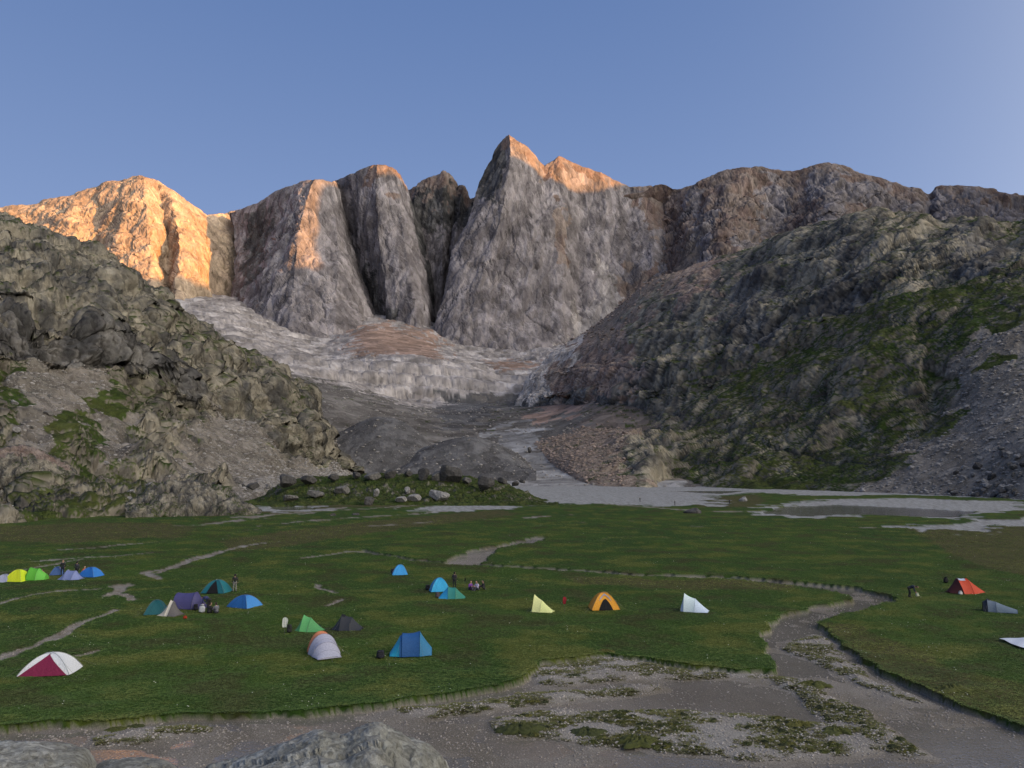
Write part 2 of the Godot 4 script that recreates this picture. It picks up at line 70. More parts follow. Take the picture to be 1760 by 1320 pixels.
		"kinds": [8,8,8,6,8,7,6,6,6,6,6,8,8,8,8,8,7,6,6,6,6,6,8,8,8,2,5,7,6,6,6,6,6,8,8,6,8,5,7,6,6,6,6,6,5,5,8,2,2,7,6,6,6,6,6,5,5,8,5,2,7,6,6,6,6,6,8,8,8,2,5,7,6,6,6,6,6,8,8,8,6,8,7,6,6,6,6,6,8,8,6,2,6,7,6,8,6,6,6,2,2,6,2,2,6,6,8,6,6,6,2,2,2,2,2,6,6,6,8,8,8,2,2,2,2,6,6,6,8,6,6,6,2,2,2,2,6,6,6,6,8,8,8,2,2,2,2,2,6,6,2,2,2,2,2,2,2,2,2,6,2,2,2,2,2]},
	"hillside_right": {"rows": 9, "amp": 12, "freq": 0.0125, "vert": 0.85, "way": Vector3(.76, .55, .34), "step": 26, "dip": Vector3(-.45, 0, .2), "swell": 0.6, "terrace": 1.25, "crest": 0.6, "albedo_lift": Color(1.5, 1.45, 1.34), "macro": 0.7, "foot": 0.25, "su": [23, 44, 38, 24, 28, 28, 30, 28, 28, 29, 29, 28, 49, 16, 27], "sv": [36, 77, 112, 146, 71, 142, 52, 40],  # rock colour raised here in place of missing fill light
		"points": [-12,20,-1124, -12,80,-1140, -9,86,-1150, -6,91,-1165, -4,96,-1180, 0,102,-1195, 2,108,-1210, 2,63,-1305, 2,-312,-1630, 10,-11,-884, 10,49,-900, 13,59,-960, 19,78,-1050, 24,101,-1120, 29,136,-1165, 27,160,-1215, 29,115,-1310, 31,-260,-1635, 36,-3,-664, 37,17,-680, 45,34,-745, 61,58,-860, 80,92,-1000, 86,146,-1060, 75,210,-1230, 83,165,-1325, 87,-210,-1650, 53,-3,-549, 54,6,-565, 68,20,-620, 93,44,-725, 125,81,-865, 134,148,-950, 142,247,-1200, 156,202,-1295, 164,-173,-1620, 75,-3,-514, 77,3,-530, 92,18,-580, 118,42,-665, 156,81,-785, 171,150,-872, 206,292,-1130, 226,247,-1225, 239,-128,-1550, 101,-3,-489, 105,2,-505, 121,18,-552, 150,45,-625, 193,91,-735, 211,160,-812, 261,304,-1060, 287,259,-1155, 303,-116,-1480, 127,-3,-459, 131,1,-475, 149,18,-522, 180,48,-594, 226,100,-694, 246,163,-762, 314,304,-990, 345,259,-1085, 364,-116,-1410, 148,-3,-429, 154,0,-445, 176,17,-497, 208,51,-564, 258,117,-664, 279,173,-722, 349,306,-900, 383,261,-995, 404,-114,-1320, 167,-3,-402, 173,-0,-418, 196,17,-467, 230,55,-534, 284,133,-634, 308,180,-682, 371,294,-820, 408,249,-915, 430,-126,-1240, 181.8,-3.0,-376.0, 189.5,-0.8,-392.0, 210,18,-432, 248,56,-503, 307,146,-603, 334,189,-652, 401,288,-780, 441,243,-875, 465,-132,-1200, 190.0,-3.0,-344.0, 198.8,-1.1,-360.0, 223,19,-402, 265,57,-472, 327,144,-573, 357,186,-622, 432,274,-750, 475,229,-845, 501,-146,-1170, 195.0,-3.0,-314.0, 205.0,-1.2,-330.0, 232.8,21.8,-372.0, 279,62,-444, 347,143,-548, 376,180,-592, 461,260,-720, 507,215,-815, 535,-160,-1140, 193.7,-3.0,-284.0, 204.7,-0.9,-300.0, 235.3,23.7,-342.0, 293,66,-424, 366,141,-523, 401,179,-572, 494,253,-700, 543,208,-795, 573,-167,-1120, 194.4,-3.0,-244.0, 207.1,-0.9,-260.0, 243.1,24.7,-302.0, 317.6,68.5,-394.0, 398,141,-492, 440,177,-542, 548,258,-670, 603,213,-765, 636,-162,-1090, 193.5,-3.0,-204.0, 208.6,-1.8,-220.0, 249.5,23.4,-260.0, 334.8,68.3,-350.0, 429,139,-450, 479,175,-500, 599,258,-620, 658,213,-715, 694,-162,-1040, 190.2,-3.0,-164.0, 208.7,-3.3,-180.0, 258.6,20.0,-220.0, 358.2,65.1,-300.0, 484.4,134.3,-400.0, 548,175,-450, 687,253,-560, 756,208,-655, 797,-167,-980],
		"kinds": [12,12,12,1,1,1,1,1,1,12,12,12,1,7,1,1,1,1,12,12,12,12,7,4,1,1,1,12,12,12,12,7,4,12,12,12,12,12,6,6,6,6,12,12,12,6,6,8,8,8,6,4,4,4,5,5,8,8,5,7,6,6,6,5,5,8,8,5,6,6,6,6,8,8,5,8,5,7,6,6,6,2,2,8,5,5,6,6,6,6,2,2,2,8,5,6,6,6,6,2,2,2,2,5,7,6,6,6,2,2,2,2,5,6,8,8,8,2,2,2,2,5,6,8,8,8,2,2,2,8,5,6,8,8,8,2,2,2,8,5,6,8,8,8]},
	"unseen_massif": {"rows": 6, "amp": 18, "freq": 0.007, "vert": 0.6, "su": [2, 2, 2, 2, 2, 4, 4, 3, 2, 2, 2, 2, 2, 6, 10, 42, 3, 4, 5, 5], "sv": [7, 6, 7, 10, 19],
		"points": [1300,-20,-2325, 1600,375,-2565, 1900,812,-2805, 2200,1250,-2900, 2600,750,-2900, 3300,-20,-2900, 1300,-20,-2025, 1600,414,-2225, 1900,897,-2425, 2200,1380,-2500, 2600,828,-2500, 3300,-20,-2500, 1300,-20,-1762, 1600,399,-1928, 1900,864,-2092, 2200,1330,-2150, 2600,798,-2150, 3300,-20,-2150, 1300,-20,-1620, 1600,404,-1766, 1900,874,-1912, 2200,1345,-1960, 2600,807,-1960, 3300,-20,-1960, 1300,-20,-1485, 1600,393,-1613, 1900,852,-1741, 2200,1310,-1780, 2600,786,-1780, 3300,-20,-1780, 1300,-20,-1365, 1600,384,-1477, 1900,832,-1589, 2200,1280,-1620, 2600,768,-1620, 3300,-20,-1620, 1300,-20,-1215, 1600,411,-1307, 1900,890,-1399, 2200,1370,-1420, 2600,822,-1420, 3300,-20,-1420, 1300,-20,-1065, 1600,422,-1137, 1900,913,-1209, 2200,1405,-1220, 2600,843,-1220, 3300,-20,-1220, 1300,-20,-982, 1600,420,-1044, 1900,910,-1104, 2200,1400,-1110, 2600,840,-1110, 3300,-20,-1110, 1300,-20,-952, 1600,399,-1010, 1900,864,-1066, 2200,1330,-1070, 2600,798,-1070, 3300,-20,-1070, 1300,-20,-922, 1600,381,-976, 1900,826,-1028, 2200,1270,-1030, 2600,762,-1030, 3300,-20,-1030, 1300,-20,-889, 1600,357,-937, 1900,774,-986, 2200,1190,-985, 2600,714,-985, 3300,-20,-985, 1300,-20,-848, 1600,326,-890, 1900,705,-934, 2200,1085,-930, 2600,651,-930, 3300,-20,-930, 1300,-20,-810, 1600,310,-848, 1900,673,-886, 2200,1035,-880, 2600,621,-880, 3300,-20,-880, 1300,-20,-720, 1600,310,-746, 1900,673,-772, 2200,1035,-760, 2600,621,-760, 3300,-20,-760, 1300,-20,-600, 1600,318,-610, 1900,689,-620, 2200,1060,-600, 2600,636,-600, 3300,-20,-600, 1300.0,-20.0,-375.0, 1600.0,294.0,-355.0, 1900.0,637.0,-335.0, 2200.0,980.0,-300.0, 2600.0,588.0,-300.0, 3300.0,-20.0,-300.0, 1300.0,-20.0,-75.0, 1600.00,270.00,-15.00, 1900.0,585.0,45.0, 2200.0,900.0,100.0, 2600.0,540.0,100.0, 3300.0,-20.0,100.0, 1300.0,-20.0,300.0, 1600,255,410, 1900,552,520, 2200,850,600, 2600,510,600, 3300,-20,600, 1300,-20,750, 1600,240,920, 1900,520,1090, 2200,800,1200, 2600,480,1200, 3300,-20,1200, 1300,-20,1275, 1600,210,1515, 1900,455,1755, 2200,700,1900, 2600,420,1900, 3300,-20,1900],
		"kinds": [6,6,4,0,0,0,6,6,4,0,0,0,6,6,4,0,0,0,6,6,4,0,0,0,6,6,4,0,0,0,6,6,4,0,0,0,6,6,4,0,0,0,6,6,4,0,0,0,6,6,4,0,0,0,6,6,4,0,0,0,6,6,4,0,0,0,6,6,4,0,0,0,6,6,4,0,0,0,6,6,4,0,0,0,6,6,4,0,0,0,6,6,4,0,0,0,6,6,4,0,0,0,6,6,4,0,0,0,6,6,4,0,0,0,6,6,4,0,0,0,6,6,4,0,0,0]},
	"grassy_mound": {"rows": 6, "amp": 1.6, "freq": 0.12, "vert": 1, "swell": 0.5, "su": [15, 20, 18, 33, 39, 52, 39, 32, 39, 30, 21, 24], "sv": [13, 18, 21, 7, 24],
		"points": [-88.5,-3.0,-250.0, -91.3,0.4,-258.0, -97.3,-0.8,-275.0, -104.8,-1.8,-296.0, -107.3,-1.7,-303.0, -116.7,-6.4,-330.0, -84.3,-3.0,-250.0, -87.0,0.4,-258.0, -92.7,0.0,-275.0, -99.9,-0.0,-296.0, -102.2,0.1,-303.0, -111.2,-4.4,-330.0, -79.3,-3.0,-250.0, -81.9,0.4,-258.0, -87.3,1.7,-275.0, -94.1,3.6,-296.0, -96.3,3.8,-303.0, -104.8,-0.4,-330.0, -74.7,-3.0,-250.0, -77.1,0.4,-258.0, -82.3,3.2,-275.0, -88.7,6.7,-296.0, -90.9,7.1,-303.0, -98.8,3.1,-330.0, -65.1,-3.0,-250.0, -67.2,0.4,-258.0, -71.8,3.9,-275.0, -77.4,8.3,-296.0, -79.3,8.7,-303.0, -86.2,4.8,-330.0, -53.6,-3.0,-250.0, -55.4,0.4,-258.0, -59.1,4.2,-275.0, -63.8,9.0,-296.0, -65.3,9.4,-303.0, -71.0,5.6,-330.0, -38.3,-3.0,-250.0, -39.5,0.4,-258.0, -42.2,4.5,-275.0, -45.6,9.7,-296.0, -46.6,10.1,-303.0, -50.7,6.3,-330.0, -26.8,-3.0,-250.0, -27.7,0.4,-258.0, -29.6,4.4,-275.0, -31.9,9.4,-296.0, -32.6,9.8,-303.0, -35.5,6.1,-330.0, -17.2,-3.0,-250.0, -17.8,0.4,-258.0, -19.0,4.2,-275.0, -20.5,9.0,-296.0, -21.0,9.4,-303.0, -22.8,5.6,-330.0, -5.7,-3.0,-250.0, -5.9,0.4,-258.0, -6.3,3.2,-275.0, -6.8,6.7,-296.0, -7.0,7.1,-303.0, -7.6,3.1,-330.0, 2.9,-3.0,-250.0, 3.0,0.4,-258.0, 3.2,1.7,-275.0, 3.4,3.6,-296.0, 3.5,3.8,-303.0, 3.8,-0.4,-330.0, 8.6,-3.0,-250.0, 8.9,0.4,-258.0, 9.5,0.3,-275.0, 10.2,0.7,-296.0, 10.5,0.8,-303.0, 11.4,-3.7,-330.0, 15.3,-3.0,-250.0, 15.8,0.4,-258.0, 16.9,-0.8,-275.0, 18.1,-1.8,-296.0, 18.6,-1.7,-303.0, 20.2,-6.4,-330.0],
		"kinds": [5,5,8,5,8,2,5,5,8,5,8,2,5,5,8,5,8,2,5,5,8,5,8,2,5,5,8,5,8,2,5,5,8,5,8,2,5,5,8,5,8,2,5,5,8,5,8,2,5,5,8,5,8,2,5,5,8,5,8,2,5,5,8,5,8,2,5,5,8,5,8,2,5,5,8,5,8,2]},
	"rock_knoll": {"rows": 6, "amp": 2.0, "freq": 0.11, "vert": 0.45, "swell": 0.4, "su": [24, 19, 33, 27, 24, 23, 17], "sv": [14, 19, 17, 6, 17],
		"points": [-94.1,-3.0,-185.0, -96.6,-0.2,-190.0, -97.7,1.4,-192.0, -100.3,2.5,-197.0, -102.4,2.7,-201.0, -109.0,0.8,-214.0, -90.8,-3.0,-187.0, -93.2,-0.3,-192.0, -94.4,2.9,-194.0, -97.0,5.7,-199.0, -99.0,6.0,-203.0, -105.2,4.3,-216.0, -88.2,-3.0,-189.0, -90.5,-0.1,-194.0, -91.7,4.0,-196.0, -94.2,7.8,-201.0, -96.1,8.2,-205.0, -102.1,6.6,-218.0, -81.8,-3.0,-191.0, -83.9,-0.3,-196.0, -85.0,4.4,-198.0, -87.4,8.7,-203.0, -89.1,9.1,-207.0, -94.7,7.5,-220.0, -76.5,-3.0,-193.0, -78.4,-0.3,-198.0, -79.4,4.1,-200.0, -81.6,8.0,-205.0, -83.2,8.4,-209.0, -88.3,6.8,-222.0, -72.3,-3.0,-195.0, -74.2,-0.2,-200.0, -75.1,2.7,-202.0, -77.0,5.1,-207.0, -78.5,5.5,-211.0, -83.3,3.7,-224.0, -68.6,-3.0,-197.0, -70.3,-0.1,-202.0, -71.1,1.4,-204.0, -72.9,2.2,-209.0, -74.3,2.5,-213.0, -78.7,0.5,-226.0, -65.8,-3.0,-199.0, -67.4,-0.2,-204.0, -68.1,0.2,-206.0, -69.8,-0.1,-211.0, -71.1,0.1,-215.0, -75.3,-2.0,-228.0],
		"kinds": [8,8,6,6,6,8,8,8,6,6,6,8,8,8,6,6,6,8,8,8,6,6,6,8,8,8,6,6,6,8,8,8,6,6,6,8,8,8,6,6,6,8,8,8,6,6,6,8]},
	"tan_outcrop": {"rows": 6, "amp": 1.6, "freq": 0.12, "vert": 0.6, "swell": 0.4, "su": [21, 23, 23, 21, 22, 16], "sv": [39, 19, 17, 6, 14],
		"points": [-170.4,-3.0,-241.0, -166.9,7.5,-236.0, -167.9,11.7,-237.0, -170.3,15.3,-240.0, -173.9,16.0,-245.0, -183.1,15.0,-258.0, -165.6,-3.0,-242.0, -162.1,7.9,-237.0, -163.2,13.1,-238.0, -165.7,17.9,-241.0, -169.1,18.6,-246.0, -178.0,17.8,-259.0, -160.4,-3.0,-244.0, -157.1,8.2,-239.0, -158.2,13.9,-240.0, -160.5,19.1,-243.0, -163.9,19.8,-248.0, -172.4,19.0,-261.0, -155.1,-3.0,-246.0, -152.0,8.5,-241.0, -153.0,13.9,-242.0, -155.2,18.8,-245.0, -158.4,19.5,-250.0, -166.6,18.6,-263.0, -150.7,-3.0,-248.0, -147.6,8.5,-243.0, -148.5,12.6,-244.0, -150.6,16.2,-247.0, -153.7,16.8,-252.0, -161.5,15.8,-265.0, -146.5,-3.0,-250.0, -143.5,8.1,-245.0, -144.3,10.7,-246.0, -146.2,12.8,-249.0, -149.2,13.4,-254.0, -156.7,12.2,-267.0, -143.5,-3.0,-251.0, -140.7,7.3,-246.0, -141.3,8.6,-247.0, -143.1,9.3,-250.0, -146.0,9.9,-255.0, -153.3,8.5,-268.0],
		"kinds": [8,8,6,4,6,8,8,8,6,4,6,8,8,8,6,4,6,8,8,8,6,4,6,8,8,8,6,4,6,8,8,8,6,4,6,8,8,8,6,4,6,8]},
	"foreground_rock": {"rows": 8, "amp": 0.3, "freq": 0.24, "vert": 0.6, "way": Vector3(.85, .25, .2), "swell": 0.5, "su": [31, 17, 20, 16, 20, 12, 8, 9, 8, 10, 10, 9, 17, 15, 10, 12, 29], "sv": [62, 42, 19, 10, 14, 19, 50],
		"points": [-3.97,5.98,-9.60, -4.94,5.76,-11.80, -5.66,5.84,-13.40, -6.15,5.78,-14.50, -6.54,5.51,-15.40, -6.99,4.86,-16.60, -7.61,3.51,-18.20, -8.48,0.58,-20.50, -3.78,6.45,-9.60, -4.71,6.35,-11.80, -5.40,6.53,-13.40, -5.86,6.53,-14.50, -6.24,6.32,-15.40, -6.67,5.73,-16.60, -7.25,4.45,-18.20, -8.08,1.62,-20.50, -3.57,6.64,-9.60, -4.45,6.59,-11.80, -5.10,6.80,-13.40, -5.54,6.82,-14.50, -5.89,6.63,-15.40, -6.29,6.06,-16.60, -6.84,4.82,-18.20, -7.63,2.02,-20.50, -3.25,6.74,-9.60, -4.04,6.72,-11.80, -4.63,6.95,-13.40, -5.03,6.99,-14.50, -5.35,6.80,-15.40, -5.71,6.25,-16.60, -6.21,5.02,-18.20, -6.92,2.25,-20.50, -2.97,6.82,-9.60, -3.70,6.81,-11.80, -4.24,7.06,-13.40, -4.61,7.11,-14.50, -4.90,6.93,-15.40, -5.23,6.39,-16.60, -5.68,5.17,-18.20, -6.33,2.42,-20.50, -2.63,6.92,-9.60, -3.27,6.94,-11.80, -3.75,7.21,-13.40, -4.08,7.27,-14.50, -4.33,7.11,-15.40, -4.62,6.58,-16.60, -5.02,5.37,-18.20, -5.59,2.64,-20.50, -2.42,6.99,-9.60, -3.02,7.03,-11.80, -3.46,7.31,-13.40, -3.76,7.38,-14.50, -4.00,7.23,-15.40, -4.25,6.71,-16.60, -4.62,5.52,-18.20, -5.15,2.79,-20.50, -2.29,7.02,-9.60, -2.85,7.07,-11.80, -3.26,7.36,-13.40, -3.54,7.44,-14.50, -3.77,7.28,-15.40, -4.01,6.76,-16.60, -4.35,5.58,-18.20, -4.85,2.87,-20.50, -2.13,6.98,-9.60, -2.66,7.03,-11.80, -3.04,7.30,-13.40, -3.31,7.37,-14.50, -3.52,7.22,-15.40, -3.74,6.69,-16.60, -4.05,5.50,-18.20, -4.52,2.78,-20.50, -1.99,6.96,-9.60, -2.48,6.99,-11.80, -2.84,7.27,-13.40, -3.09,7.33,-14.50, -3.29,7.17,-15.40, -3.49,6.65,-16.60, -3.78,5.45,-18.20, -4.22,2.72,-20.50, -1.84,7.02,-9.60, -2.29,7.07,-11.80, -2.62,7.36,-13.40, -2.85,7.44,-14.50, -3.03,7.28,-15.40, -3.21,6.76,-16.60, -3.48,5.58,-18.20, -3.88,2.87,-20.50, -1.66,7.06,-9.60, -2.07,7.12,-11.80, -2.37,7.42,-13.40, -2.58,7.50,-14.50, -2.74,7.35,-15.40, -2.90,6.83,-16.60, -3.14,5.66,-18.20, -3.50,2.95,-20.50, -1.51,7.05,-9.60, -1.88,7.11,-11.80, -2.16,7.40,-13.40, -2.34,7.48,-14.50, -2.49,7.32,-15.40, -2.63,6.81,-16.60, -2.85,5.63,-18.20, -3.17,2.92,-20.50, -1.25,6.89,-9.60, -1.55,6.91,-11.80, -1.78,7.17,-13.40, -1.93,7.23,-14.50, -2.05,7.06,-15.40, -2.16,6.53,-16.60, -2.33,5.32,-18.20, -2.60,2.58,-20.50, -1.00,6.80,-9.60, -1.25,6.80,-11.80, -1.43,7.04,-13.40, -1.55,7.09,-14.50, -1.65,6.91,-15.40, -1.73,6.37,-16.60, -1.86,5.15,-18.20, -2.07,2.39,-20.50, -0.84,6.71,-9.60, -1.05,6.68,-11.80, -1.20,6.91,-13.40, -1.31,6.95,-14.50, -1.39,6.76,-15.40, -1.45,6.20,-16.60, -1.55,4.97,-18.20, -1.73,2.19,-20.50, -0.72,6.55,-9.60, -0.90,6.48,-11.80, -1.03,6.67,-13.40, -1.12,6.68,-14.50, -1.19,6.48,-15.40, -1.23,5.90,-16.60, -1.32,4.64,-18.20, -1.47,1.83,-20.50, -0.55,6.10,-9.60, -0.68,5.92,-11.80, -0.78,6.02,-13.40, -0.85,5.98,-14.50, -0.90,5.73,-15.40, -0.92,5.09,-16.60, -0.98,3.76,-18.20, -1.09,0.86,-20.50],
		"kinds": [13,13,13,13,13,13,13,13,13,13,13,13,13,13,13,13,13,13,13,13,13,13,13,13,13,13,13,13,13,13,13,13,13,13,13,13,13,13,13,13,13,13,13,13,13,13,13,13,13,13,13,13,13,13,13,13,13,13,13,13,13,13,13,13,13,13,13,13,13,13,13,13,13,13,13,13,13,13,13,13,13,13,13,13,13,13,13,13,13,13,13,13,13,13,13,13,13,13,13,13,13,13,13,13,13,13,13,13,13,13,13,13,13,13,13,13,13,13,13,13,13,13,13,13,13,13,13,13,13,13,13,13,13,13,13,13,13,13,13,13,13,13,13,13]},
	"corner_rock": {"rows": 8, "amp": 0.25, "freq": 0.24, "vert": 0.6, "way": Vector3(.85, .25, .2), "swell": 0.5, "su": [32, 19, 13, 13, 12, 9, 11, 27], "sv": [52, 35, 16, 9, 11, 16, 42],
		"points": [-7.19,6.80,-9.60, -8.95,6.80,-11.80, -10.25,7.04,-13.40, -11.14,7.09,-14.50, -11.84,6.91,-15.40, -12.71,6.37,-16.60, -13.85,5.15,-18.20, -15.43,2.39,-20.50, -6.50,6.87,-9.60, -8.10,6.88,-11.80, -9.27,7.13,-13.40, -10.08,7.19,-14.50, -10.71,7.02,-15.40, -11.49,6.48,-16.60, -12.52,5.27,-18.20, -13.95,2.53,-20.50, -6.08,6.84,-9.60, -7.58,6.85,-11.80, -8.68,7.10,-13.40, -9.43,7.15,-14.50, -10.03,6.98,-15.40, -10.75,6.44,-16.60, -11.71,5.22,-18.20, -13.05,2.47,-20.50, -5.81,6.82,-9.60, -7.23,6.82,-11.80, -8.28,7.07,-13.40, -9.00,7.12,-14.50, -9.57,6.94,-15.40, -10.26,6.40,-16.60, -11.17,5.18,-18.20, -12.45,2.43,-20.50, -5.53,6.80,-9.60, -6.88,6.80,-11.80, -7.89,7.04,-13.40, -8.57,7.09,-14.50, -9.11,6.91,-15.40, -9.76,6.37,-16.60, -10.63,5.15,-18.20, -11.85,2.39,-20.50, -5.28,6.75,-9.60, -6.58,6.73,-11.80, -7.54,6.97,-13.40, -8.19,7.01,-14.50, -8.71,6.82,-15.40, -9.33,6.27,-16.60, -10.16,5.04,-18.20, -11.32,2.28,-20.50, -5.11,6.69,-9.60, -6.36,6.65,-11.80, -7.28,6.87,-13.40, -7.91,6.90,-14.50, -8.41,6.72,-15.40, -9.01,6.16,-16.60, -9.82,4.92,-18.20, -10.94,2.14,-20.50, -4.99,6.48,-9.60, -6.21,6.39,-11.80, -7.12,6.57,-13.40, -7.73,6.58,-14.50, -8.22,6.37,-15.40, -8.81,5.78,-16.60, -9.59,4.51,-18.20, -10.69,1.69,-20.50, -4.82,5.98,-9.60, -6.00,5.76,-11.80, -6.88,5.84,-13.40, -7.47,5.78,-14.50, -7.94,5.51,-15.40, -8.51,4.86,-16.60, -9.26,3.51,-18.20, -10.32,0.58,-20.50],
		"kinds": [13,13,13,13,13,13,13,13,13,13,13,13,13,13,13,13,13,13,13,13,13,13,13,13,13,13,13,13,13,13,13,13,13,13,13,13,13,13,13,13,13,13,13,13,13,13,13,13,13,13,13,13,13,13,13,13,13,13,13,13,13,13,13,13,13,13,13,13,13,13,13,13]},
	"low_rock": {"rows": 8, "amp": 0.2, "freq": 0.24, "vert": 0.6, "way": Vector3(.85, .25, .2), "swell": 0.5, "su": [24, 13, 13, 10, 9, 10, 20], "sv": [52, 35, 16, 9, 11, 16, 42],
		"points": [-5.07,6.10,-9.60, -6.31,5.92,-11.80, -7.23,6.02,-13.40, -7.85,5.98,-14.50, -8.35,5.73,-15.40, -8.95,5.09,-16.60, -9.74,3.76,-18.20, -10.86,0.86,-20.50, -4.93,6.55,-9.60, -6.13,6.48,-11.80, -7.03,6.67,-13.40, -7.63,6.68,-14.50, -8.12,6.48,-15.40, -8.69,5.90,-16.60, -9.46,4.64,-18.20, -10.55,1.83,-20.50, -4.69,6.68,-9.60, -5.84,6.64,-11.80, -6.69,6.86,-13.40, -7.27,6.89,-14.50, -7.73,6.70,-15.40, -8.28,6.14,-16.60, -9.01,4.90,-18.20, -10.04,2.12,-20.50, -4.42,6.72,-9.60, -5.50,6.69,-11.80, -6.30,6.92,-13.40, -6.85,6.96,-14.50, -7.28,6.77,-15.40, -7.79,6.21,-16.60, -8.48,4.98,-18.20, -9.45,2.21,-20.50, -4.21,6.70,-9.60, -5.24,6.67,-11.80, -6.01,6.89,-13.40, -6.52,6.93,-14.50, -6.94,6.74,-15.40, -7.42,6.18,-16.60, -8.08,4.94,-18.20, -9.00,2.16,-20.50, -4.03,6.64,-9.60, -5.02,6.59,-11.80, -5.76,6.80,-13.40, -6.25,6.82,-14.50, -6.65,6.63,-15.40, -7.11,6.06,-16.60, -7.74,4.82,-18.20, -8.62,2.02,-20.50, -3.89,6.48,-9.60, -4.84,6.39,-11.80, -5.55,6.57,-13.40, -6.03,6.58,-14.50, -6.41,6.37,-15.40, -6.85,5.78,-16.60, -7.46,4.51,-18.20, -8.31,1.69,-20.50, -3.73,6.10,-9.60, -4.65,5.92,-11.80, -5.32,6.02,-13.40, -5.78,5.98,-14.50, -6.15,5.73,-15.40, -6.58,5.09,-16.60, -7.15,3.76,-18.20, -7.97,0.86,-20.50],
		"kinds": [13,13,13,13,13,13,13,13,13,13,13,13,13,13,13,13,13,13,13,13,13,13,13,13,13,13,13,13,13,13,13,13,13,13,13,13,13,13,13,13,13,13,13,13,13,13,13,13,13,13,13,13,13,13,13,13,13,13,13,13,13,13,13,13]},
}

const RIVER := [[-34.9,-36.8, -28.5,-37.3, -24.8,-38.0, -20.9,-38.6, -17.0,-39.4, -13.7,-40.1, -9.7,-40.6, -7.1,-41.2, -5.7,-42.3, -3.8,-42.9, -1.6,-43.9, 0.3,-45.4, 1.3,-47.0, 1.8,-48.9, 1.7,-50.3, 4.6,-51.2, 6.5,-52.6, 7.8,-51.8, 9.5,-50.5, 11.7,-48.9, 14.4,-48.1, 16.7,-48.1, 17.0,-50.0, 17.6,-54.1, 18.7,-57.8, 20.6,-61.4, 23.4,-65.9, 27.5,-70.0, 30.4,-71.8, 33.0,-73.4, 32.9,-77.1, 31.5,-80.0, 28.6,-84.0, 24.4,-87.1, 24.9,-88.9, 29.5,-86.6, 34.0,-83.2, 36.5,-80.4, 36.9,-73.7, 35.4,-71.5, 31.6,-68.6, 27.0,-64.9, 24.6,-62.3, 23.9,-58.8, 23.6,-55.2, 23.1,-49.7, 23.1,-45.5, 23.5,-42.6, 23.9,-40.2, 24.8,-38.0, 26.2,-34.8, 28.8,-27.7, 19.8,-19.5, 0.3,-19.5, -29.0,-19.5, -47.2,-35.9]]
const GRAVEL_BARS := [[-0.7,-39.7, 0.6,-40.8, 2.5,-41.3, 11.0,-41.0, 13.4,-40.0, 16.1,-38.8, 17.4,-37.6, 17.0,-36.2, 14.7,-34.8, 12.1,-34.1, 9.5,-34.8, 5.8,-35.8, 2.2,-36.7, -0.3,-37.3], [1.8,-50.2, 4.6,-51.1, 6.5,-52.5, 9.1,-50.5, 11.7,-48.7, 16.0,-47.7, 17.1,-45.8, 15.8,-47.0, 10.6,-47.3, 5.9,-46.3, 2.0,-45.5], [-19.9,-36.8, -19.1,-37.8, -17.7,-38.4, -15.5,-38.6, -13.4,-38.3, -15.3,-37.5, -17.0,-36.5, -18.5,-36.2], [19.0,-54.5, 23.6,-60.3, 23.0,-56.3, 21.8,-47.0, 22.2,-41.4, 21.5,-42.4, 20.7,-47.0, 20.0,-51.2], [15.9,-47.3, 17.3,-47.3, 18.1,-43.5, 18.6,-37.0, 18.1,-34.1, 16.6,-36.2, 16.2,-40.4], [-7.3,-40.9, -3.7,-41.9, -0.6,-43.2, 2.0,-44.6, 9.2,-45.8, 7.2,-44.0, 1.9,-42.4, -0.6,-41.6, -3.6,-40.2]]
const FAR_GRAVEL := [[-32.5,-235.9, -22.7,-295.5, -9.1,-395.7, 0.0,-1240.2, 211.6,-2290.7, 131.5,-950.0, 145.1,-674.2, 158.4,-491.1, 118.8,-377.4, 92.8,-345.5, 71.2,-258.2, 51.8,-250.3, 36.8,-266.6, 16.3,-266.6, -3.6,-235.9, -19.4,-211.5], [66.3,-206.2, 89.0,-258.2, 127.0,-306.6, 166.1,-318.5, 192.4,-285.2, 154.5,-229.3, 129.5,-211.5, 108.9,-187.4, 102.1,-196.4, 87.7,-201.2, 73.3,-191.8], [92.7,-377.4, 127.6,-395.7, 137.8,-345.5, 188.2,-360.7, 206.9,-306.6, 214.8,-250.3, 310.0,-360.7, 309.4,-491.1, 239.6,-599.6], [-83.1,-217.1, -85.8,-266.6, -67.3,-258.2, -56.2,-229.3, -66.5,-217.1], [83.9,-161.6, 101.9,-175.4, 129.1,-191.8, 153.2,-196.4, 133.9,-171.8, 109.7,-163.3, 88.6,-152.7, 80.9,-147.2]]
const FAR_POOLS := [[71.5,-217.1, 88.2,-250.3, 114.4,-266.6, 130.2,-242.9, 136.6,-223.1, 114.2,-196.4, 106.0,-203.7, 92.3,-211.5, 78.5,-201.2], [101.4,-599.6, 128.5,-522.6, 138.0,-438.3, 104.3,-377.4, 80.8,-438.3], [-83.1,-258.2, -67.2,-254.2, -60.5,-235.9, -70.2,-229.3]]
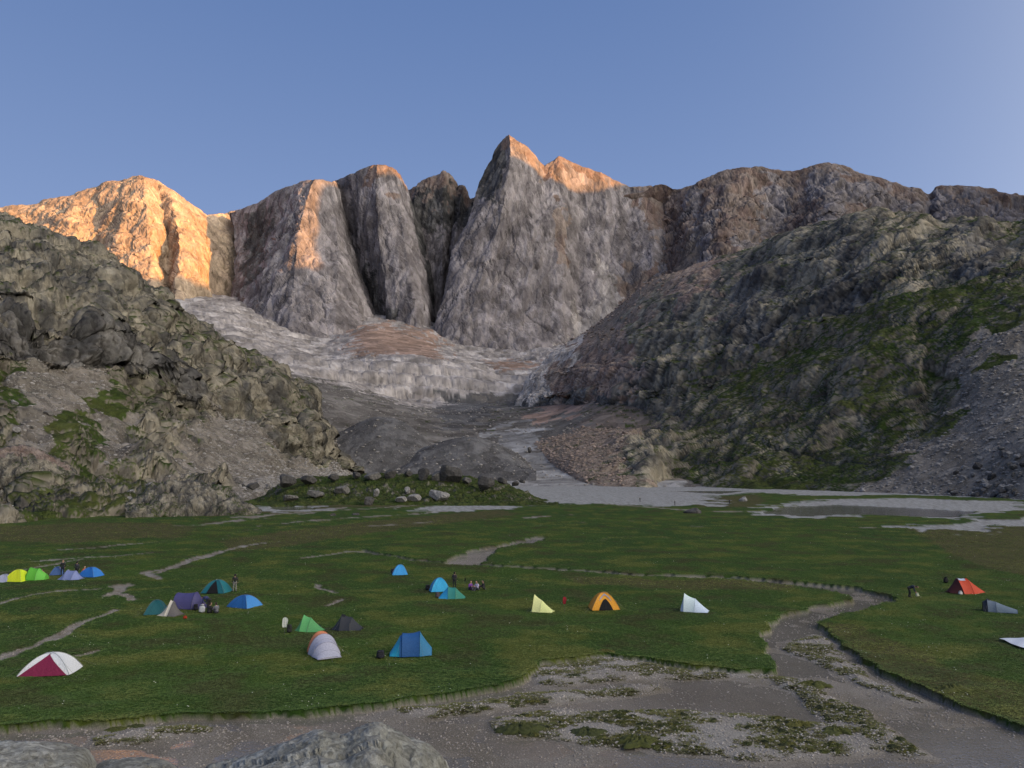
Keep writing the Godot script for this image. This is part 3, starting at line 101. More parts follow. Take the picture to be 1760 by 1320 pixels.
const DRY_TURF := [[-109.7,-163.3, -99.7,-171.8, -83.1,-175.4, -67.3,-163.3, -58.2,-136.3, -68.6,-136.3, -72.9,-125.9, -87.8,-130.9, -92.1,-125.9, -108.8,-148.5], [-70.0,-285.2, -56.4,-306.6, -34.8,-377.4, -7.5,-491.1, 0.0,-405.6, -13.1,-285.2, -33.5,-242.9, -52.1,-242.9, -63.1,-206.2, -73.1,-217.1], [84.8,-163.3, 94.8,-163.3, 109.7,-163.3, 121.1,-155.5, 68.8,-88.9, 59.3,-88.9, 59.4,-96.6, 63.2,-109.3, 71.8,-130.9], [24.6,-62.3, 27.3,-61.4, 27.8,-54.5, 27.5,-48.3, 29.3,-44.6, 30.7,-40.4, 26.2,-34.8, 23.9,-40.2, 22.9,-45.2, 23.6,-55.2], [5.4,-88.9, 14.4,-86.2, 26.9,-84.4, 31.0,-81.9, 27.2,-78.1, 16.3,-79.6, 7.5,-82.8], [70.5,-306.6, 116.3,-360.7, 96.2,-285.2, 76.3,-242.9, 61.4,-242.9], [-49.9,-130.9, -44.3,-152.7, -26.4,-191.8, -3.5,-229.3, 3.2,-206.2, -21.8,-158.5, -34.5,-125.9, -41.3,-113.0]]
const CHANNELS := [[1.3, 0, [24.7,-88.0, 18.4,-89.9]], [0.5, 1, [-42.3,-91.3, -44.3,-105.8, -43.1,-123.1, -37.4,-136.3, -34.9,-163.3]], [0.9, 1, [-56.1,-163.3, -45.3,-185.3, -28.4,-206.2, -15.8,-229.3]], [0.5, 1, [-29.0,-105.8, -24.4,-114.6, -20.6,-113.0]], [0.8, 1, [-29.9,-163.3, -16.6,-181.2, 2.9,-191.8, 18.9,-206.2]], [0.6, 1, [2.5,-163.3, 16.1,-175.4, 33.2,-181.2]], [0.5, 1, [12.0,-130.9, 21.3,-139.7, 31.2,-136.3]], [0.7, 1, [39.9,-163.3, 57.7,-171.8, 71.1,-163.3, 78.4,-155.5]], [0.5, 1, [-63.9,-102.6, -58.7,-107.2, -53.3,-113.0]], [0.4, 1, [-61.0,-91.3, -59.7,-98.3, -58.8,-104.5]], [0.9, 1, [-68.6,-163.3, -67.0,-175.4, -64.7,-206.2]], [1.3, 1, [31.2,-271.0, 44.6,-242.9, 54.6,-223.1, 68.1,-217.1]], [1.2, 1, [-46.3,-232.5, -31.7,-258.2, -16.3,-266.6, 4.1,-266.6]], [1.0, 0, [24.7,-88.0, 20.2,-88.9, 15.0,-89.9, 10.6,-92.9, 5.8,-95.0, 1.5,-96.6, -3.0,-98.9, -6.5,-100.7]], [2.3, 0, [-6.5,-100.7, -6.0,-107.2, -4.9,-111.5, -4.5,-117.0]], [0.9, 0, [-4.5,-117.0, -0.9,-124.0, 2.5,-130.9, 5.9,-140.9]], [0.5, 0, [-6.1,-100.1, -8.4,-100.7, -14.5,-105.8, -20.6,-113.0, -22.7,-117.0]], [0.7, 0, [77.8,-152.7, 76.1,-144.6, 74.8,-136.3, 77.8,-130.9, 78.7,-125.9, 82.5,-117.9]], [0.7, 0, [77.8,-152.7, 86.7,-163.3, 100.8,-173.6]], [0.42, 1, [-34.0,-48.3, -34.0,-51.5, -33.3,-54.1, -33.9,-58.6, -34.9,-63.4, -34.9,-68.0]], [0.35, 1, [-48.9,-68.9, -47.1,-70.9, -47.3,-75.3, -46.3,-77.4, -42.8,-79.6]], [0.6, 1, [-39.6,-75.3, -39.9,-78.1, -41.8,-81.2, -41.2,-82.8]], [0.4, 1, [-39.5,-77.4, -35.8,-72.7]], [0.45, 1, [-43.8,-90.8, -44.0,-93.9, -42.6,-96.6, -42.9,-102.6, -43.1,-111.5, -43.5,-117.9]], [0.4, 1, [-43.9,-91.8, -39.7,-86.6]], [0.6, 1, [-69.0,-116.2, -66.5,-119.6, -62.8,-125.0, -59.9,-130.9, -56.5,-139.7]], [0.4, 1, [-29.0,-51.2, -28.1,-53.1]], [0.3, 1, [-21.2,-82.4, -19.5,-79.2, -17.4,-76.7]], [0.3, 1, [-17.0,-70.3, -16.0,-73.4]], [0.5, 1, [-54.0,-136.3, -53.6,-152.7, -47.4,-163.3, -40.0,-201.2]], [0.8, 1, [-72.3,-163.3, -63.7,-181.2, -54.6,-223.1, -43.4,-235.9]], [1.0, 1, [-70.4,-191.8, -59.8,-217.1, -52.1,-242.9]], [0.5, 1, [-43.1,-148.5, -39.9,-163.3, -32.6,-185.3, -19.9,-217.1, -6.1,-266.6]]]

var rng := RandomNumberGenerator.new()
var used_names := {}

# ---------------------------------------------------------------- small helpers

func noise(seed_number: int, freq: float, kind := FastNoiseLite.TYPE_SIMPLEX_SMOOTH, octaves := 4, fractal := FastNoiseLite.FRACTAL_FBM) -> FastNoiseLite:
	var n := FastNoiseLite.new()
	n.seed = seed_number
	n.frequency = freq
	n.noise_type = kind
	n.fractal_type = fractal
	n.fractal_octaves = octaves
	return n

func noise_picture(n: FastNoiseLite, low: Color, high: Color, side := 1024, middle := Color(0, 0, 0, 0), at := .5) -> NoiseTexture2D:
	var t := NoiseTexture2D.new()
	t.width = side
	t.height = side
	t.seamless = true
	t.noise = n
	var g := Gradient.new()
	g.set_color(0, low)
	g.set_color(1, high)
	if middle.a > 0.0:
		g.add_point(at, middle)
	t.color_ramp = g
	return t

func noise_bumps(n: FastNoiseLite, strength: float, side := 1024) -> NoiseTexture2D:
	var t := NoiseTexture2D.new()
	t.width = side
	t.height = side
	t.seamless = true
	t.noise = n
	t.as_normal_map = true
	t.bump_strength = strength
	return t

func land_material(called: String, grain: Texture2D, bumps: Texture2D, scale3: Vector3, bump: float, rough := .95) -> StandardMaterial3D:
	var m := StandardMaterial3D.new()
	m.resource_name = called
	m.vertex_color_use_as_albedo = true
	m.albedo_texture = grain
	m.roughness = rough
	m.metallic_specular = .25
	m.uv1_triplanar = true
	m.uv1_world_triplanar = true
	m.uv1_scale = scale3
	m.uv1_triplanar_sharpness = 3.0
	if bumps:
		m.normal_enabled = true
		m.normal_texture = bumps
		m.normal_scale = bump
	return m

func numbered(called: String) -> String:
	var n: int = used_names.get(called, 0)
	used_names[called] = n + 1
	return called if n == 0 else "%s_%03d" % [called, n]

func structure(called: String, mesh: Mesh, mat: Material) -> MeshInstance3D:
	var o := MeshInstance3D.new()
	o.name = called
	o.mesh = mesh
	o.material_override = mat
	o.set_meta("kind", "structure")
	add_child(o)
	return o

func sheet(nu: int, nv: int, pos: PackedVector3Array, nor: PackedVector3Array, col: PackedColorArray) -> ArrayMesh:
	var idx := PackedInt32Array()
	idx.resize((nu - 1) * (nv - 1) * 6)
	var k := 0
	for i in nu - 1:
		var a := i * nv
		for j in nv - 1:
			var p := a + j
			idx[k] = p
			idx[k + 1] = p + 1
			idx[k + 2] = p + nv
			idx[k + 3] = p + nv
			idx[k + 4] = p + 1
			idx[k + 5] = p + nv + 1
			k += 6
	var arr := []
	arr.resize(Mesh.ARRAY_MAX)
	arr[Mesh.ARRAY_VERTEX] = pos
	arr[Mesh.ARRAY_NORMAL] = nor
	arr[Mesh.ARRAY_COLOR] = col
	arr[Mesh.ARRAY_INDEX] = idx
	var m := ArrayMesh.new()
	m.add_surface_from_arrays(Mesh.PRIMITIVE_TRIANGLES, arr)
	return m

func grid_normals(nu: int, nv: int, pos: PackedVector3Array) -> PackedVector3Array:
	var nor := PackedVector3Array()
	nor.resize(nu * nv)
	for i in nu:
		var l := maxi(i - 1, 0) * nv
		var r := mini(i + 1, nu - 1) * nv
		for j in nv:
			var d := maxi(j - 1, 0)
			var u := mini(j + 1, nv - 1)
			nor[i * nv + j] = (pos[r + j] - pos[l + j]).cross(pos[i * nv + u] - pos[i * nv + d]).normalized()
	return nor

# the same from one side only: keeps the edges of blocks and cracks sharp
func crisp_normals(nu: int, nv: int, pos: PackedVector3Array) -> PackedVector3Array:
	var nor := PackedVector3Array()
	nor.resize(nu * nv)
	for i in nu:
		var a := mini(i, nu - 2) * nv
		for j in nv:
			var b := mini(j, nv - 2)
			nor[i * nv + j] = (pos[a + nv + b] - pos[a + b]).cross(pos[a + b + 1] - pos[a + b]).normalized()
	return nor

# ---------------------------------------------------------------- mountains
# A sheet of land through a net of surveyed points, broken up along its own
# normal by ridged and cellular relief; its colours follow what it is made of, times a per-sheet lift.
var surveys := {}
var relief: FastNoiseLite
var crags: FastNoiseLite
var blocks: FastNoiseLite
var fine: FastNoiseLite
var tint: FastNoiseLite
var shift_a: FastNoiseLite
var turf_noise: FastNoiseLite

func loft(called: String, mat: Material) -> MeshInstance3D:
	var d: Dictionary = TERRAIN[called]
	var rows: int = d.rows
	var src: Array = d.points
	var cols: int = src.size() / 3 / rows
	var kinds: Array = d.kinds
	var su: Array = d.su
	var sv: Array = d.sv
	var amp: float = d.amp
	var freq: float = d.freq
	var vert: float = d.vert
	var step: float = d.get("step", 0.0)
	var dip: Vector3 = d.get("dip", Vector3.ZERO)
	var macro: float = d.get("macro", 0.0)
	var crest: float = d.get("crest", 1.0)
	var foot: float = d.get("foot", 1.0)
	var angular: float = d.get("angular", 0.0)
	var terrace: float = d.get("terrace", 1.0)
	var swell: float = d.get("swell", .62)
	var grain_way: Vector3 = d.get("way", Vector3.UP)
	var ctl := PackedVector3Array()
	for k in cols * rows:
		ctl.append(Vector3(src[3 * k], src[3 * k + 1], src[3 * k + 2]))
	# along every column first
	var vv := PackedFloat32Array()
	for r in rows - 1:
		for s in int(sv[r]):
			vv.append(r + float(s) / sv[r])
	vv.append(rows - 1)
	var uu := PackedFloat32Array()
	for c in cols - 1:
		for s in int(su[c]):
			uu.append(c + float(s) / su[c])
	uu.append(cols - 1)
	var nv := vv.size()
	var nu := uu.size()
	var lines := PackedVector3Array()
	lines.resize(cols * nv)
	for c in cols:
		for j in nv:
			var r := mini(int(vv[j]), rows - 2)
			var o := c * rows
			lines[c * nv + j] = ctl[o + r].cubic_interpolate(ctl[o + r + 1], ctl[o + maxi(r - 1, 0)], ctl[o + mini(r + 2, rows - 1)], vv[j] - r)
	var base := PackedVector3Array()
	base.resize(nu * nv)
	for i in nu:
		var c := mini(int(uu[i]), cols - 2)
		var w := uu[i] - c
		var c0 := c * nv
		var c1 := (c + 1) * nv
		var ca := maxi(c - 1, 0) * nv
		var cb := mini(c + 2, cols - 1) * nv
		for j in nv:
			var curved := lines[c0 + j].cubic_interpolate(lines[c1 + j], lines[ca + j], lines[cb + j], w)
			base[i * nv + j] = curved.lerp(lines[c0 + j].lerp(lines[c1 + j], w), angular)
	var nor := grid_normals(nu, nv, base)
	if step > 0.0:
		# ledges and short cliffs, before the finer relief
		for i in nu:
			var c := mini(int(uu[i]), cols - 2)
			var wu := uu[i] - c
			for j in nv:
				var r := mini(int(vv[j]), rows - 2)
				var wv := vv[j] - r
				var q := c * rows + r
				var a: float = lerpf(lerpf(LAND[kinds[q]].amp, LAND[kinds[q + 1]].amp, wv), lerpf(LAND[kinds[q + rows]].amp, LAND[kinds[q + rows + 1]].amp, wv), wu)
				var p := base[i * nv + j]
				var lift := shift_a.get_noise_3dv(p * (.8 / step)) * 1.1 + shift_a.get_noise_3dv(p * (3.0 / step)) * .25
				var f := (p.y + p.dot(dip)) / step + lift * 1.6
				var f2 := f * 3.3 + lift * 2.0
				var fr := f - floorf(f)
				var fr2 := f2 - floorf(f2)
				var calm := 1.0 - (1.0 - crest) * smoothstep(rows - 4.2, rows - 3.0, vv[j])
				p.y += ((smoothstep(.55, 1.0, fr) - fr) * .72 + (smoothstep(.5, 1.0, fr2) - fr2) * .2) * step * terrace * calm * minf(1.0, a * a * 1.3)
				base[i * nv + j] = p
		nor = grid_normals(nu, nv, base)
	var pos := PackedVector3Array()
	pos.resize(nu * nv)
	var big := freq / .01
	var cast: Color = d.get("albedo_lift", Color(1, 1, 1))  # brightens the rock colour; on hillside_right it makes up for dim sky light
	var skew := Basis.from_euler(Vector3(.55, .9, .35))
	var hollow := PackedFloat32Array()
	hollow.resize(nu * nv)
	for i in nu:
		var c := mini(int(uu[i]), cols - 2)
		var wu := uu[i] - c
		for j in nv:
			var r := mini(int(vv[j]), rows - 2)
			var wv := vv[j] - r
			var q := c * rows + r
			var a: float = lerpf(lerpf(LAND[kinds[q]].amp, LAND[kinds[q + 1]].amp, wv), lerpf(LAND[kinds[q + rows]].amp, LAND[kinds[q + rows + 1]].amp, wv), wu)
			var k := i * nv + j
			var p := base[k]
			var s := p * big
			s -= grain_way * (s.dot(grain_way) * (1.0 - vert))
			var turned := skew * s
			var v1 := blocks.get_noise_3dv(turned * 1.3)
			var v2 := blocks.get_noise_3dv(turned * 3.6)
			var v3 := blocks.get_noise_3dv(turned * 9.0)
			var h := relief.get_noise_3dv(s * .7) * swell + fine.get_noise_3dv(s * 6.0) * .05
			h += relief.get_noise_3dv(s * .27 + Vector3(140, 20, 70)) * macro
			h += v1 * .20 + v2 * .12 + v3 * .05
			h += (crags.get_noise_3dv(turned * 1.3) + 1.0) * .62
			h += (crags.get_noise_3dv(turned * 3.6) + 1.0) * .36
			h += (crags.get_noise_3dv(turned * 9.0) + 1.0) * .15
			hollow[k] = v1 * .4 + v2 * .6
			var calm := 1.0 - (1.0 - crest) * smoothstep(rows - 4.2, rows - 3.0, vv[j])
			if foot < 1.0:
				calm *= lerpf(foot, 1.0, smoothstep(.8, 2.4, vv[j]))
			p += nor[k] * ((h - .65) * amp * a * calm)
			pos[k] = p
	nor = crisp_normals(nu, nv, pos)
	var col := PackedColorArray()
	col.resize(nu * nv)
	var made := PackedByteArray()
	made.resize(nu * nv)
	for i in nu:
		for j in nv:
			var k := i * nv + j
			var p := pos[k]
			var s := p * big
			var jit := shift_a.get_noise_3dv(s * 1.3)
			var jit2 := shift_a.get_noise_3dv(s * 1.3 + Vector3(91, 37, 11))
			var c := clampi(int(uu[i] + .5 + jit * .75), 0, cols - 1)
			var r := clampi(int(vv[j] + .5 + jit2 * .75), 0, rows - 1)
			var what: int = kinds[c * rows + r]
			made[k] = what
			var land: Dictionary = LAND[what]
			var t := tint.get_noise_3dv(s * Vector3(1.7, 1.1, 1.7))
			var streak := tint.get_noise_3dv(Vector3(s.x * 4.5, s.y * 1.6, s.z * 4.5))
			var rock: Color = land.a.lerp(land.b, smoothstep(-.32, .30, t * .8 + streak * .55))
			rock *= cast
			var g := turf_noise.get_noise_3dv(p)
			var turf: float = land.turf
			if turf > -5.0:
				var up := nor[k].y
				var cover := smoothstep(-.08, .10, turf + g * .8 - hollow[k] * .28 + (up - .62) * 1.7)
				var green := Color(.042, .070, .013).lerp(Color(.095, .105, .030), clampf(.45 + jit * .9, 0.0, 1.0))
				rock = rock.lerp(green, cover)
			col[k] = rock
	var o := structure(called, sheet(nu, nv, pos, nor, col), mat)
	surveys[called] = {"pos": pos, "kind": made}
	return o

# ---------------------------------------------------------------- valley floor
# Plan maps of the valley floor, drawn once and looked up by metre.
const NEAR_CELL := .2
const NEAR_X := -76.0
const NEAR_Z := -132.0
const NEAR_W := 780
const NEAR_H := 580
const FAR_CELL := 1.0
const FAR_X := -300.0
const FAR_Z := -640.0
const FAR_W := 700
const FAR_H := 620
var maps := {}

func fill(map: PackedByteArray, w: int, h: int, x0: float, z0: float, cell: float, poly: Array, value: int) -> void:
	var n := poly.size() / 2
	var lo := 1e9
	var hi := -1e9
	for i in n:
		lo = minf(lo, poly[2 * i + 1])
		hi = maxf(hi, poly[2 * i + 1])
	for row in range(maxi(0, int((lo - z0) / cell)), mini(h, int((hi - z0) / cell) + 2)):
		var z := z0 + (row + .5) * cell
		var cuts := PackedFloat32Array()
		for i in n:
			var k := (i + 1) % n
			var za: float = poly[2 * i + 1]
			var zb: float = poly[2 * k + 1]
			if (za > z) != (zb > z):
				cuts.append(lerpf(poly[2 * i], poly[2 * k], (z - za) / (zb - za)))
		cuts.sort()
		for s in cuts.size() / 2:
			for x in range(maxi(0, int((cuts[2 * s] - x0) / cell)), mini(w, int((cuts[2 * s + 1] - x0) / cell))):
				map[row * w + x] = value

func stroke(map: PackedByteArray, w: int, h: int, x0: float, z0: float, cell: float, pts: Array, half: float) -> void:
	for i in pts.size() / 2 - 1:
		var a := Vector2(pts[2 * i], pts[2 * i + 1])
		var b := Vector2(pts[2 * i + 2], pts[2 * i + 3])
		var steps := int(a.distance_to(b) / cell) + 1
		for s in steps:
			var p := a.lerp(b, float(s) / steps)
			var hw := half * (1.0 + .5 * tint.get_noise_2d(p.x * 9.0, p.y * 9.0))
			var n := int(hw / cell) + 1
			var cx := int((p.x - x0) / cell)
			var cz := int((p.y - z0) / cell)
			for dz in range(-n, n + 1):
				for dx in range(-n, n + 1):
					var x := cx + dx
					var z := cz + dz
					if x >= 0 and z >= 0 and x < w and z < h and (dx * dx + dz * dz) * cell * cell <= hw * hw + cell * cell * .3:
						map[z * w + x] = 255

func soften(map: PackedByteArray, w: int, h: int, by: int) -> PackedByteArray:
	var im := Image.create_from_data(w, h, false, Image.FORMAT_L8, map)
	im.resize(w / by, h / by, Image.INTERPOLATE_TRILINEAR if false else Image.INTERPOLATE_LANCZOS)
	im.resize(w, h, Image.INTERPOLATE_BILINEAR)
	return im.get_data()

func draw_maps() -> void:
	for far in [false, true]:
		var w := FAR_W if far else NEAR_W
		var h := FAR_H if far else NEAR_H
		var x0 := FAR_X if far else NEAR_X
		var z0 := FAR_Z if far else NEAR_Z
		var cell := FAR_CELL if far else NEAR_CELL
		var empty := PackedByteArray()
		empty.resize(w * h)
		var m := {"river": empty.duplicate(), "bar": empty.duplicate(), "dry": empty.duplicate(), "path": empty.duplicate(), "gravel": empty.duplicate(), "pool": empty.duplicate()}
		for p in RIVER: fill(m.river, w, h, x0, z0, cell, p, 255)
		for p in GRAVEL_BARS: fill(m.bar, w, h, x0, z0, cell, p, 255)
		for p in DRY_TURF: fill(m.dry, w, h, x0, z0, cell, p, 255)
		for p in FAR_GRAVEL: fill(m.gravel, w, h, x0, z0, cell, p, 255)
		for p in FAR_POOLS: fill(m.pool, w, h, x0, z0, cell, p, 255)
		for c in CHANNELS:
			stroke(m.river if c[1] == 0 else m.path, w, h, x0, z0, cell, c[2], c[0])
		for k in m:
			m[k] = soften(m[k], w, h, (4 if k in ["dry", "bar"] else 2) if not far else 2)
		maps[far] = m

func look(layer: String, x: float, z: float) -> float:
	var far := z < -128.0 or x < -72.0 or x > 76.0
	var cell := FAR_CELL if far else NEAR_CELL
	var fx := (x - (FAR_X if far else NEAR_X)) / cell - .5
	var fz := (z - (FAR_Z if far else NEAR_Z)) / cell - .5
	var w := FAR_W if far else NEAR_W
	var h := FAR_H if far else NEAR_H
	var ix := int(fx)
	var iz := int(fz)
	if fx < 0 or fz < 0 or ix >= w - 1 or iz >= h - 1:
		return 0.0
	var m: PackedByteArray = maps[far][layer]
	var o := iz * w + ix
	var u := fx - ix
	return lerpf(lerpf(m[o], m[o + 1], u), lerpf(m[o + w], m[o + w + 1], u), fz - iz) / 255.0

var g_wave: FastNoiseLite
var g_edge: FastNoiseLite
var g_fine: FastNoiseLite
var g_patch: FastNoiseLite

# height of the bank the viewer stands on
func bank(x: float, z: float) -> float:
	var d := -z + 1.5 * g_wave.get_noise_2d(x * 2.0, 7.0)
	return -.6 + 9.5 * smoothstep(29.0, 5.0, d) + 1.8 * smoothstep(5.0, 0.0, d) if d < 29.0 else -.6

# [height, river, bar, path, gravel, dry, pool]
func floor_at(x: float, z: float) -> Array:
	var far := z < -128.0
	var wob := 1.6 if far else .55
	var ex := x + g_edge.get_noise_2d(x, z) * wob
	var ez := z + g_edge.get_noise_2d(x + 300.0, z) * wob
	var river := look("river", ex, ez)
	var bar := look("bar", ex, ez)
	var gravel := look("gravel", x + g_edge.get_noise_2d(x * .3, z * .3) * 9.0, z + g_edge.get_noise_2d(x * .3 + 50.0, z * .3) * 12.0) if z < -95.0 else 0.0
	var path := look("path", ex, ez)
	var dry := look("dry", ex, ez)
	var pool := look("pool", ex, ez) if z < -150.0 else 0.0
	var turf := g_wave.get_noise_2d(x, z) * .16 + g_fine.get_noise_2d(x, z) * .045 + .04
	var h := turf
	h = lerpf(h, h - .14, path)
	h = lerpf(h, -.18 + g_fine.get_noise_2d(x, z) * .05, smoothstep(.3, .7, gravel))
	var bed := -.35 + g_wave.get_noise_2d(x * 1.7, z * 1.7) * .09 + g_fine.get_noise_2d(x, z) * .02
	h = lerpf(h, bed + bar * (.22 + g_fine.get_noise_2d(x * .6, z * .6) * .06), smoothstep(.40, .60, river))
	h = lerpf(h, -.5, smoothstep(.3, .7, pool))
	if z > -31.0:
		h = maxf(h, bank(x, z))
	return [h, river, bar, path, gravel, dry, pool]

func make_floor(mat: Material) -> void:
	var depth := PackedFloat32Array()
	var d := -30.0
	while d < 24.0:
		depth.append(d)
		d += 1.5
	while d < 640.0:
		depth.append(d)
		d += clampf(d * d / 11000.0, .11, 4.5)
	depth.append(640.0)
	var nv := depth.size()
	var nu := 800
	var pos := PackedVector3Array()
	var col := PackedColorArray()
	pos.resize(nu * nv)
	col.resize(nu * nv)
	var dark := Color(.043, .084, .012)
	var mid := Color(.062, .112, .015)
	var yellow := Color(.125, .140, .025)
	var brown := Color(.070, .050, .022)
	for i in nu:
		var t := (i / float(nu - 1) - .5) * 1.72
		for j in nv:
			var z := -depth[j]
			var x := (maxf(depth[j], 0.0) + 20.0) * t
			var f := floor_at(x, z)
			var k := i * nv + j
			var river: float = f[1]
			var bar: float = f[2]
			pos[k] = Vector3(x, f[0], z)
			var p1 := g_patch.get_noise_2d(x, z)
			var p2 := g_patch.get_noise_2d(x * 3.7 + 80.0, z * 3.7)
			var p3 := g_fine.get_noise_2d(x * 1.3, z * 1.3)
			var streaks := g_patch.get_noise_2d(x * 1.6 + 30.0, z * 5.0)
			var c := dark.lerp(mid, clampf(.5 + p1 * 1.2 + p3 * .4, 0.0, 1.0))
			c = c.lerp(yellow, smoothstep(.06, .45, p2 + p3 * .35 + streaks * .5) * .75)
			c = c.lerp(brown, smoothstep(.12, .5, -p2 + p3 * .3 + p1 * .3) * .6)
			var dry: float = f[5]
			if dry > .02:
				c = c.lerp(Color(.125, .098, .045).lerp(Color(.078, .080, .022), clampf(.5 + p3 * 1.4, 0.0, 1.0)), smoothstep(.25, .75, dry + p3 * .5 + p2 * .3) * .85)
			var stones := Color(.34, .295, .25).lerp(Color(.42, .385, .345), clampf(.45 + p2, 0.0, 1.0))
			c = c.lerp(stones.lerp(Color(.20, .155, .11), clampf(.3 + p3, 0.0, 1.0)), smoothstep(.35, .7, float(f[3]) + p3 * .3))
			c = c.lerp(Color(.47, .46, .45).lerp(Color(.34, .325, .31), clampf(.4 + p3 * 1.5, 0.0, 1.0)), smoothstep(.32, .68, float(f[4]) + p3 * .35 + p2 * .25))
			var bed := Color(.24, .205, .165).lerp(Color(.34, .30, .26), clampf(.5 + p2 * 1.2 + p3 * .4, 0.0, 1.0))
			c = c.lerp(bed.lerp(stones, smoothstep(.2, .8, bar + p3 * .25)), smoothstep(.52, .62, river))
			if bar > .3 and river > .6:
				c = c.lerp(Color(.075, .085, .018).lerp(Color(.12, .11, .03), clampf(.5 + p3, 0.0, 1.0)), smoothstep(-.02, .12, g_patch.get_noise_2d(x * 8.0, z * 14.0) + p3 * .35) * smoothstep(.3, .6, bar) * .8)
			if z > -30.0 and river < .9 or z > -29.0:
				c = Color(.20, .19, .17).lerp(mid, clampf(.5 + p3, 0.0, 1.0))
			col[k] = c
	var nor := grid_normals(nu, nv, pos)
	for k in nor.size():
		if nor[k].y < 0.0:
			nor[k] = -nor[k]
	structure("valley_floor", sheet(nu, nv, pos, nor, col), mat)

# ---------------------------------------------------------------- the scene

const SUN_TURN := 65.0   # degrees the sun stands round to the right behind the viewer
const SUN_HIGH := 8.0

func make_sky() -> PanoramaSkyMaterial:
	var w := 512
	var h := 256
	var im := Image.create(w, h, false, Image.FORMAT_RGBAF)
	var a := deg_to_rad(SUN_TURN)
	var e := deg_to_rad(SUN_HIGH)
	var sun := Vector3(sin(a) * cos(e), sin(e), cos(a) * cos(e))
	for y in h:
		var up := (.5 - (y + .5) / h) * PI
		for x in w:
			var az := (x + .5) / w * TAU
			var d := Vector3(sin(az) * cos(up), sin(up), -cos(az) * cos(up))
			var s := maxf(sin(up), 0.0)
			var c := Color(.060, .132, .335).lerp(Color(.345, .46, .715), pow(1.0 - s, 2.0))
			var near := d.dot(sun)
			var glow := pow(clampf(near * .5 + .5, 0.0, 1.0), 8.5)
			c += Color(9.0, 8.4, 7.2) * (glow * (.8 + .4 * pow(1.0 - s, 4.0)))
			if up < 0.0:
				c = Color(.16, .15, .14)
			c.a = 1.0
			im.set_pixel(x, y, c)
	var m := PanoramaSkyMaterial.new()
	m.panorama = ImageTexture.create_from_image(im)
	return m

